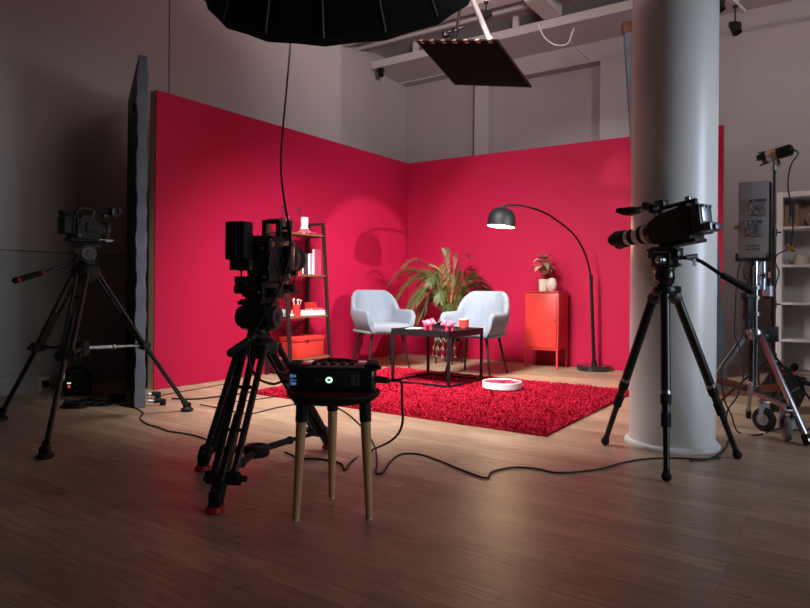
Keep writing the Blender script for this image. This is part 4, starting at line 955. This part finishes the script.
for z, sx in ((.62, -1), (.83, -1), (.95, 1)): m.cyl(sL + Vector((.02*sx, -.02, z)), sL + Vector((.06*sx, -.045, z)), .006, n=8).bar(sL + Vector((.06*sx, -.045, z-.018)), sL + Vector((.06*sx, -.045, z+.018)), .010, .014)
m.build('tee_knobs', RUST, t, True)

cq = at(748, 306, 3.86)
MB().box(cq, (.045, .045, .16), R(15), .008).box(cq + Z*.06, (.07, .05, .04), R(15), .008).box(cq - Z*.10, (.03, .03, .08), R(15), .006).build('black_clamp', BLKM, t, True)
pz = sL + Vector((-.01, 0, 1.03)); rzp = R(-36)
t = thing('studio_led_light', 'grey LED panel turned away, its electronics facing us, on the chrome stand', 'light', pz, rzp)
PGREY = pm('panel_warm_grey', (.27, .24, .24), .5, .2, .05, 20)
MB().box((0, 0, .27), (.205, .035, .49), None, .004).build('panel_body', PGREY, t)
MB().box((.108, .012, .27), (.012, .06, .47), None, .003).build('side_frame', BLK, t)
MB().box((0, .022, .27), (.19, .012, .47), None, .002).build('light_face', pm('panel_light_face', (.8, .8, .8), .5), t)
rr_ = random.Random(8)
for (cx_, cz_, w_, h_) in ((.030, .345, .115, .10), (.0, .21, .13, .10)):
    m = MB().box((cx_, -.028, cz_), (w_, .022, h_), None, .004)
    f_ = m.build('driver_box', pm('panel_module', (.17, .15, .15), .5, .3, .2, 40), t); m = MB()
    for k in range(26): m.box((cx_+(rr_.random()-.5)*w_*.9, -.042, cz_+(rr_.random()-.5)*h_*.9), (.004+.014*rr_.random(), .008, .004+.012*rr_.random()))
    m.build('small_fittings', pm('panel_fittings', (.30, .27, .27), .5, .3), f_)
    m = MB()
    for k in range(10): m.box((cx_-w_*.45+w_*.1*k, -.041, cz_+h_*.46), (.006, .006, .012))
    m.build('fins', BLK, f_)
m = MB()
for z in (.10, .09): 
    for k in range(5): m.box((-.045+.02*k, -.0185, z-.01*(z < .1)), (.012, .002, .012))
m.build('printed_marks', pm('panel_print', (.06, .055, .055), .6), t)
m = MB().cyl((-.10, -.02, .225), (-.132, -.028, .225), .017, .015, 16); m.build('tilt_knob', GOLD, t)
MB().box((0, .0, .012), (.235, .05, .018), None, .003).box((-.112, 0, .03), (.012, .05, .05), None, .002).box((.112, 0, .03), (.012, .05, .05), None, .002).cyl((0, 0, -.03), (0, 0, .01), .02, n=14).build('yoke', BLK, t)

t.scale = (.82, .93, .95)
s2 = Vector((2.415, 4.20, 0))
t = thing('light_stand', 'thin black light stand carrying the small spotlight near the white bookcase', 'stand', s2)
MB().cyl(s2 + Z*.06, s2 + Z*.75, .0145, n=14).cyl(s2 + Z*.72, s2 + Z*1.22, .0115, n=14).cyl(s2 + Z*1.20, s2 + Z*1.67, .009, n=12).build('pole', BLK, t, True)
for z in (.74, 1.21): MB().cyl(s2 + Z*z, s2 + Z*(z+.05), .018, n=14).cyl(s2 + Vector((.01, 0, z+.025)), s2 + Vector((.045, 0, z+.025)), .006, n=8).build('collar', BLK, t, True)
for k in range(3):
    a = R(10+120*k); o_ = Vector((math.cos(a), math.sin(a), 0)); MB().cyl(s2 + o_*.016 + Z*.42, s2 + o_*.40 + Z*.012, .008, n=10).cyl(s2 + o_*.015 + Z*.12, s2 + o_*.20 + Z*.22, .006, n=8).build('leg', BLK, t, True)
MB().cyl(s2 + Z*.40, s2 + Z*.445, .022, n=14).build('leg_hub', BLK, t, True)
MB().cyl(s2 + Z*1.64, s2 + Z*1.675, .016, .013, 14).build('spigot', STEEL, t, True)
bx = at(771.5, 334, 4.17)
t = thing('dimmer_box', 'small black control box clipped to the thin light stand', 'control box', bx)
MB().box(bx, (.075, .045, .10), R(-10), .006).build('box_body', BLKM, t, True); MB().cyl(bx + Vector((.02, -.02, -.03)), bx + Vector((.02, -.035, -.03)), .010, n=12).build('knob', BLK, t, True); MB().box(bx + Vector((-.045, -.01, -.02)), (.03, .03, .04), 0, .004).build('plug', BLK, t, True)
bl = at(768, 291, 4.12)
t = thing('ballast_can', 'silver cylinder with black caps hanging between the two light stands', 'ballast', bl)
MB().cyl(bl - Z*.034, bl + Z*.034, .032, n=22).build('can_body', SILVER, t, True); MB().cyl(bl - Z*.052, bl - Z*.033, .030, .033, 22).build('end_cap', BLK, t, True); MB().cyl(bl + Z*.033, bl + Z*.05, .033, .028, 22).build('end_cap', BLK, t, True); MB().tube([bl + Z*.05, bl + Vector((.0, 0, .10)), bl + Vector((.02, .02, .14)), bl + Vector((.035, .03, .15))], .005, 8, 3).build('hook', BLK, t, True)
# small spotlight
LF_ = s2 + Z*1.76; dF = (Vector((-.25, 7.25, 1.02)) - LF_).normalized(); sF = side_of(dF); uF = sF.cross(dF)
t = thing('small_spotlight', 'small black spotlight with gold band on top of the thin stand', 'spotlight', LF_ - Z*.08)
MB().lathe([(.0, -.13), (.034, -.13), (.040, -.12), (.042, -.03), (.044, -.02)], LF_, dF, 24).build('lamp_body', BLK, t, True)
m = MB()
for k in range(5): m.lathe([(.042, -.12+.018*k), (.047, -.118+.018*k), (.047, -.112+.018*k), (.042, -.11+.018*k)], LF_, dF, 24)
m.build('cooling_fins', BLKM, t, True)
MB().lathe([(.044, -.02), (.048, -.018), (.048, .022), (.044, .024)], LF_, dF, 24).build('gold_band', GOLD, t, True)
MB().lathe([(.044, .024), (.043, .055), (.039, .055), (.039, .03)], LF_, dF, 24).build('lens_ring', SILVER, t, True)  # silver tone stands in for the lit white edge around the lens
MB().lathe([(.038, .045), (.025, .052), (0, .056)], LF_, dF, 24).build('lit_lens', pm('lit_lens', (1, 1, 1), .3, emit=14, ecol=(1, .97, .93)), t, True)
for a, b in ((sF, uF), (-sF, uF), (uF, sF), (-uF, sF)):
    q0 = LF_ + dF*.056 + a*.042; q1 = LF_ + dF*.118 + a*.052; MB().prism([q0 - b*.036, q0 + b*.036, q1 + b*.022, q1 - b*.022], a*.002).build('barn_door', BLKM, t, True)
m = MB().bar(LF_ - sF*.058 - uF*.0, LF_ - sF*.058 - uF*.085, .006, .022, up=dF).bar(LF_ + sF*.058, LF_ + sF*.058 - uF*.085, .006, .022, up=dF).bar(LF_ - sF*.06 - uF*.083, LF_ + sF*.06 - uF*.083, .006, .022, up=dF); m.build('yoke', STEEL, t, True)
t.scale = (.82, .82, .82)
FRES = LF_ - Z*.0144 + dF*.125
q9 = LF_ - Z*.0144 - dF*.108
cb_ = MB().tube([q9, q9 + Vector((.035, 0, -.03)), at(791, 165, 4.15), at(788, 185, 4.15), at(791, 205, 4.15), at(793, 225, 4.15), at(791.5, 245, 4.15)], .0045, 7, 5).build('spotlight_lead', BLKM); tag(cb_, 'black lead dropping from the small spotlight to a tan clip', 'cable')
cl0 = at(791, 248, 4.15)
t = thing('cable_clip', 'tan cable clip at the end of the spotlight lead', 'clip', cl0)
m = MB()
for k in range(4): a = R(90*k+20); m.tube([cl0, cl0 + Vector((.022*math.cos(a), .004, .022*math.sin(a))), cl0 + Vector((.03*math.cos(a+.5), -.004, .03*math.sin(a+.5)))], .007, 8, 3)
m.build('clip_body', GOLD, t, True)
cb_ = MB().tube([cl0, at(784, 251, 4.17), at(777, 255, 4.18), at(775, 262, 4.16), at(779, 272, 4.13), at(776, 284, 4.13), at(773, 300, 4.14), at(770.5, 318, 4.16), bx + Vector((-.03, 0, .05))], .0042, 7, 5).build('dimmer_lead', BLKM); tag(cb_, 'black lead running from the tan clip down to the control box', 'cable')
cb_ = MB().tube([at(741, 258, 3.9), at(737, 280, 3.86), at(735.5, 310, 3.84), at(735, 335, 3.82), at(741, 352, 3.78), at(744, 372, 3.7), at(738, 395, 3.62), at(727, 412, 3.55), fl(728, 432, .006), fl(727, 446, .006), fl(712, 458, .006), fl(690, 461, .006)], .0042, 7, 5).build('panel_lead', BLKM); tag(cb_, 'black lead looping from the LED panel to the floor', 'cable')
cb_ = MB().tube([at(746, 262, 3.88), at(744, 275, 3.86), at(750, 285, 3.84), at(748, 305, 3.84), at(744, 330, 3.84), at(733, 352, 3.8), at(722, 368, 3.78), at(724, 398, 3.7), at(731, 414, 3.62), fl(738, 432, .006), fl(757, 435, .006), fl(776, 429, .006), fl(800, 430, .006), fl(826, 426, .006)], .0045, 7, 5).build('panel_lead', BLKM); tag(cb_, 'black lead from behind the LED panel out across the floor past the wheels', 'cable')
tp_ = MB().box((0, 0, .004), (.05, .02, .008), None, .003).build('tape_scrap', WHITE); tp_.location = fl(762, 434, .002); tp_.rotation_euler = (0, 0, .5); tag(tp_, 'scrap of white tape on the floor by the stand wheel', 'tape')

# cable reel on the floor
rlc = fl(782, 411)
t = thing('cable_reel', 'black cable reel with pink-red handle on the floor under the chrome stand', 'cable reel', rlc, R(-35))
m = MB()
for k in range(7): m.tube([(.115*math.cos(a), -.07+.022*k, .135+.115*math.sin(a)) for a in [6.283*i/26 for i in range(26)]], .013, 7, 0, True)
m.lathe([(.10, -.08), (.10, .08)], (0, 0, .135), (0, 1, 0), 26); m.build('wound_cable', RUB, t)
for sg in (-1, 1): MB().lathe([(0, 0), (.132, 0), (.135, .006), (.132, .012), (0, .012)], (0, sg*.09-.006, .135), (0, 1, 0), 34).build('reel_side', BLKM, t)
m = MB().tube([(-.10, -.09, .20), (-.05, -.09, .285), (.05, -.09, .285), (.10, -.09, .20)], .012, 8, 5).tube([(-.10, .09, .20), (-.05, .09, .285), (.05, .09, .285), (.10, .09, .20)], .012, 8, 5); m.build('reel_frame', RUB, t)
MB().cyl((.0, -.09, .283), (0, .09, .283), .018, n=14).box((.04, 0, .27), (.10, .10, .012), R(10), .004).build('carry_handle', pm('pink_red_cloth', (.45, .03, .06), .7), t)
MB().cyl((.12, -.02, .22), (.22, -.02, .20), .018, .016, 14).build('plug', RUB, t)

# ================================================================== BOOKCASE
BF = at(776, 290, 6.40); BW, BH, BD = 1.9, 1.83, .38
bo = Vector((BF.x, BF.y, 0)) + V*(BW/2) + U*(BD/2)
BKW = pm('bookcase_white', (.80, .79, .79), .5, 0, .03)
t = thing('bookcase', 'white cube bookcase against the back wall holding letters and a can', 'bookcase', bo, SETA)
for sx in (-1, 1): MB().box((sx*(BW/2-.025), 0, BH/2), (.05, BD, BH), None, .002).build('side_panel', BKW, t)
MB().box((0, 0, BH-.025), (BW-.1, BD, .05), None, .002).build('top_panel', BKW, t)
SHB = [.05, .415, .785, 1.155, 1.50]
SHB = [.03, .37, .735, 1.11, 1.485]
for z in SHB: MB().box((0, 0, z-.012), (BW-.1, BD-.01, .024), None, .001).build('shelf_board', BKW, t)
MB().box((0, BD/2-.004, BH/2), (BW-.1, .006, BH-.05)).build('back_panel', pm('bookcase_back', (.50, .48, .48), .6, 0, .05, 4), t)
for x in (-.02, .42): MB().box((x, 0, BH/2), (.018, BD-.01, BH-.1)).build('divider', BKW, t)
CARD = pm('cardboard', (.22, .14, .09), .8, 0, .15, 30)
def letter(poly, label, px, sc, z, hs=1.5):
    p = at(px, 228, 6.5); base = Vector((p.x, p.y, z)); t = thing('cardboard_letter', label, 'letter', base, SETA, 'cardboard letters in the bookcase')
    MB().prism([(x*sc, 0, y*sc*hs) for x, y in poly], (0, .05, 0)).build('letter_body', CARD, t); return t
zU = SHB[4]+.001
letter([(0, 0), (1, 0), (1, 1.25), (.70, 1.25), (.70, .3), (.30, .3), (.30, 1.25), (0, 1.25)], 'brown cardboard letter U in the white bookcase', 784.5, .125, zU)
letter([(0, 0), (.30, 0), (.30, .42), (.66, 0), (1.05, 0), (.50, .64), (1.05, 1.25), (.66, 1.25), (.30, .84), (.30, 1.25), (0, 1.25)], 'brown cardboard letter K in the white bookcase', 799, .15, zU)
pw_ = at(802, 262, 6.55); pw_.z = SHB[3]+.001; pw_ -= U*.06
t = thing('watering_can', 'cream watering can with thin spout in the white bookcase', 'watering can', pw_, SETA)
MB().lathe([(.062, 0), (.068, .005), (.060, .10), (.045, .115), (.04, .115), (.05, .09), (0, .09)], n=24).build('can_body', pm('cream_enamel', (.52, .46, .34), .45), t)
MB().tube([(.05, 0, .03), (.10, 0, .08), (.13, 0, .15), (.15, 0, .16)], .009, 8, 4).build('spout', pm('cream_enamel', (.52, .46, .34), .45), t)
MB().tube([(-.05, 0, .03), (-.10, 0, .06), (-.09, 0, .11), (-.045, 0, .105)], .007, 8, 4).build('can_handle', pm('cream_enamel', (.52, .46, .34), .45), t)
bb = fl(793, 372.5); bb = Vector((bb.x, bb.y, 0))
t = thing('storage_crate', 'low grey white crate on the floor beneath the bookcase front', 'crate', at(800, 384, 5.6).xy.to_3d(), SETA)
MB().box((0, 0, .07), (.36, .22, .14), None, .008).box((0, 0, .145), (.38, .24, .02), None, .006).build('crate_body', pm('crate_grey', (.40, .38, .38), .6), t)
MB().box((0, -.115, .10), (.10, .012, .03), None, .004).build('crate_handle', DGREY, t)
t = thing('black_ball', 'small black ball resting on the pale crate', 'ball', at(794.5, 368, 5.6).xy.to_3d() + Vector((0, 0, .156)))
MB().ball((0, 0, .032), .033, n=16).build('ball_body', RUB, t); MB().cyl((.0, 0, .06), (0, 0, .068), .008, n=10).build('valve', BLK, t)
t = thing('floor_stand_leg', 'thin black stand leg slanting past the bookcase front', 'stand', fl(815, 388))
MB().cyl(at(772, 360, 4.6), at(815, 388, 4.9), .010, n=10).build('tube', BLK, t, True)

# ================================================================== CLUTTER BY THE UNLIT WALL
cs = fl(77.5, 394.5)
t = thing('charger_case', 'small black charger case with lit display by the unlit wall', 'charger', cs, R(20))
MB().box((0, 0, .085), (.19, .14, .165), None, .012).build('case_body', BLKM, t)
MB().tube([(-.06, 0, .165), (-.05, 0, .20), (.0, 0, .215), (.05, 0, .20), (.06, 0, .165)], .012, 8, 4).build('carry_handle', RUB, t)
MB().box((-.05, -.071, .10), (.028, .003, .010)).build('display', pm('case_display', (.8, .7, .6), .4, emit=.7, ecol=(1, .85, .7)), t)
MB().box((-.05, -.071, .075), (.014, .003, .018)).build('red_light', pm('case_red', (.6, .06, .05), .4, emit=.8, ecol=(1, .12, .08)), t)
wo = on_v(44, 384, WV+.022)
t = thing('wall_outlet', 'white wall outlet with black plug low on the unlit wall', 'outlet', wo, 0)
AXW = Matrix((U, -V, Z)).transposed()
MB().box(wo, (.085, .012, .12), AXW, .004).build('cover_plate', WHITE, t, True)
pl = thing('wall_plug', 'black plug pushed into the white wall outlet', 'plug', wo + V*.02)
MB().box(wo + V*.025 + Z*.005, (.045, .04, .05), AXW, .008).build('plug_body', RUB, pl, True); MB().tube([wo + V*.04, wo + V*.08 + U*.05 - Z*.01, wo + V*.12 + U*.2 - Z*.03, cs + Vector((-.1, .02, .05))], .005, 7, 5).build('plug_lead', RUB, pl, True)
rk = random.Random(4)
for k, (px, py, s_, lab) in enumerate(((76, 407, .085, 'coil of black cable on the floor against the charger case'), (98, 405, .075, 'coil of black cable on the floor between charger and foam board'), (116, 402, .05, 'small coil of black cable hidden beside the foam board foot'))):
    c = fl(px, py); m = MB(); pts = []
    for i in range(70):
        a = i*.62; r_ = s_*(.6+.4*rk.random()); pts.append((c.x + r_*math.cos(a)*1.25, c.y + r_*math.sin(a), .007 + .03*rk.random()*(i/70) + .010*(i//25)))
    o = m.tube(pts, .006, 6, 2).build('cable_coil', BLKM); tag(o, lab, 'cable', 'coils of cable by the unlit wall')
for k, (px0, py0, px1, py1, lab) in enumerate(((147.5, 395, 158, 394, 'black and steel rod foot poking out behind the foam board'), (149, 402, 163, 401, 'black and steel rod foot poking out in front of its twin'))):
    a, b = fl(px0, py0, .03), fl(px1, py1, .03); a.z = b.z = .035
    t = thing('stand_foot', lab, 'stand foot', a.xy.to_3d()); MB().cyl(a, lerp(a, b, .4), .012, n=12).build('steel_tube', STEEL, t, True); MB().cyl(lerp(a, b, .35), b, .017, n=12).box(b + Vector((0, 0, -.012)), (.035, .04, .045), None, .006).build('black_tip', RUB, t, True)

# ================================================================== FLOOR CABLES
def floor_cable(pts, r, label, name='power_cable', z=None):
    P = []
    for q in pts:
        if isinstance(q, Vector): P.append(q)
        else:
            p = fl(q[0], q[1], r+.001 if len(q) < 3 else q[2]); P.append(p)
    o = MB().tube(P, r, 8, 6).build(name, BLKM); return tag(o, label, 'cable')
floor_cable([PLUG_R, PLUG_R + Vector((.04, -.02, .0)), at(402, 403, 2.38), at(402, 425, 2.42), at(392, 440, 2.5), (372, 450), (352, 461), (345, 470), (340, 463), (320, 459), (300, 458), (285, 452)], .0048, 'black power cable curving from the power station plug down to the floor')
floor_cable([(330, 404), (345, 412), (357, 422), (367, 433), (375, 447), (377, 463), (376, 473), (383, 472), (391, 461), (402, 454), (420, 454.5), (440, 461), (462, 470), (486, 478), (492, 472), (512, 467.5), (535, 468.5), (555, 472.5), (575, 472), (600, 469), (622, 463), (645, 459), (672, 458), (700, 459), (720, 458)], .0048, 'long black cable snaking over the open floor to the column tripod')
floor_cable([(120, 405), (135, 408), (143, 413), (140, 418), (147, 424), (158, 427), (168, 431), (182, 433), (200, 437), (222, 446), (240, 452)], .0045, 'black cable running out from the foam board foot to the middle tripod')
floor_cable([(160, 395.5), (185, 391), (205, 387.5), (230, 383)], .003, 'thin black cable along the foot of the crimson wall')
floor_cable([(172, 398.5), (195, 399), (222, 396), (250, 392), (275, 387)], .006, 'thick black cable on the pale floor behind the middle tripod')
floor_cable([(200, 404.5), (214, 407), (240, 412.5), (252, 413.5), (275, 408), (296, 404), (318, 399.5)], .004, 'thin black cable bending across the pale floor towards the rug')
floor_cable([(222, 403), (248, 400.5), (262, 398.5), (280, 396)], .0035, 'short black cable lying just behind the bending one')

# ================================================================== LIGHT
def area(name, loc, target, power, size, col=(1, 1, 1), sy=None, spread=180, shape='DISK'):
    l = bpy.data.lights.new(name, 'AREA'); l.energy = power; l.size = size; l.shape = shape; l.color = col; l.spread = R(spread)
    if sy: l.shape = 'RECTANGLE'; l.size_y = sy
    o = bpy.data.objects.new(name, l); COL.objects.link(o); o.location = loc
    o.rotation_euler = (Vector(target)-Vector(loc)).to_track_quat('-Z', 'Y').to_euler(); return o
def spot(name, loc, target, power, angle, blend, rad, col=(1, 1, 1)):
    l = bpy.data.lights.new(name, 'SPOT'); l.energy = power; l.spot_size = R(angle); l.spot_blend = blend; l.shadow_soft_size = rad; l.color = col
    o = bpy.data.objects.new(name, l); COL.objects.link(o); o.location = loc
    o.rotation_euler = (Vector(target)-Vector(loc)).to_track_quat('-Z', 'Y').to_euler(); return o
area('softbox_light', cS - nS*.16, cS + Vector((.22, .47, -.86)), 190, 1.2, (1, .95, .92), spread=96)
spot('fresnel_light', FRES, (-.15, 7.2, 1.0), 430, 28, .3, .02, (1, .96, .95))
pt = bpy.data.lights.new('lamp_bulb_light', 'POINT'); pt.energy = 16; pt.color = (1, .72, .42); pt.shadow_soft_size = .04
po = bpy.data.objects.new('lamp_bulb_light', pt); COL.objects.link(po); po.location = LAMP_BULB
area('room_fill_light', (4.6, -.6, 1.5), (-1.0, 3.6, .9), 5, 2.2, (1, .97, .93), sy=2.0, spread=64)
area('upper_wall_bounce_fill', (1.1, 2.8, 3.1), (.3, 8.2, 4.4), 50, .9, (1, .86, .86), sy=.9, spread=92)  # added unseen lamp standing in for set light bounced onto the upper walls
area('back_wall_fill', (3.3, 2.2, 3.2), (4.3, 8.0, 3.0), 13, .6, (1, .92, .92), sy=.6, spread=80)  # added unseen lamp that lifts the dark back wall beyond the column
spot('key_spot_light', (-.55, 3.9, 2.35), (1.55, 6.85, 1.25), 170, 52, .35, .10, (1, .93, .95))
spot('streak_light', (-.2, 4.5, 3.3), (2.35, 6.65, 1.95), 150, 13, .6, .05, (1, .93, .92))
area('cool_side_light', (3.75, 1.9, 1.7), (1.6, 3.6, 1.15), 14, .8, (.74, .85, 1.0), sy=1.5, spread=88)  # unseen cool area lamp, set close to brighten the column's side
w = bpy.data.worlds.new('studio_ambient'); w.use_nodes = True; SC.world = w
w.node_tree.nodes['Background'].inputs[0].default_value = (.55, .58, .66, 1); w.node_tree.nodes['Background'].inputs[1].default_value = .018
SC.view_settings.view_transform = 'Standard'; SC.view_settings.look = 'None'; SC.view_settings.exposure = 0
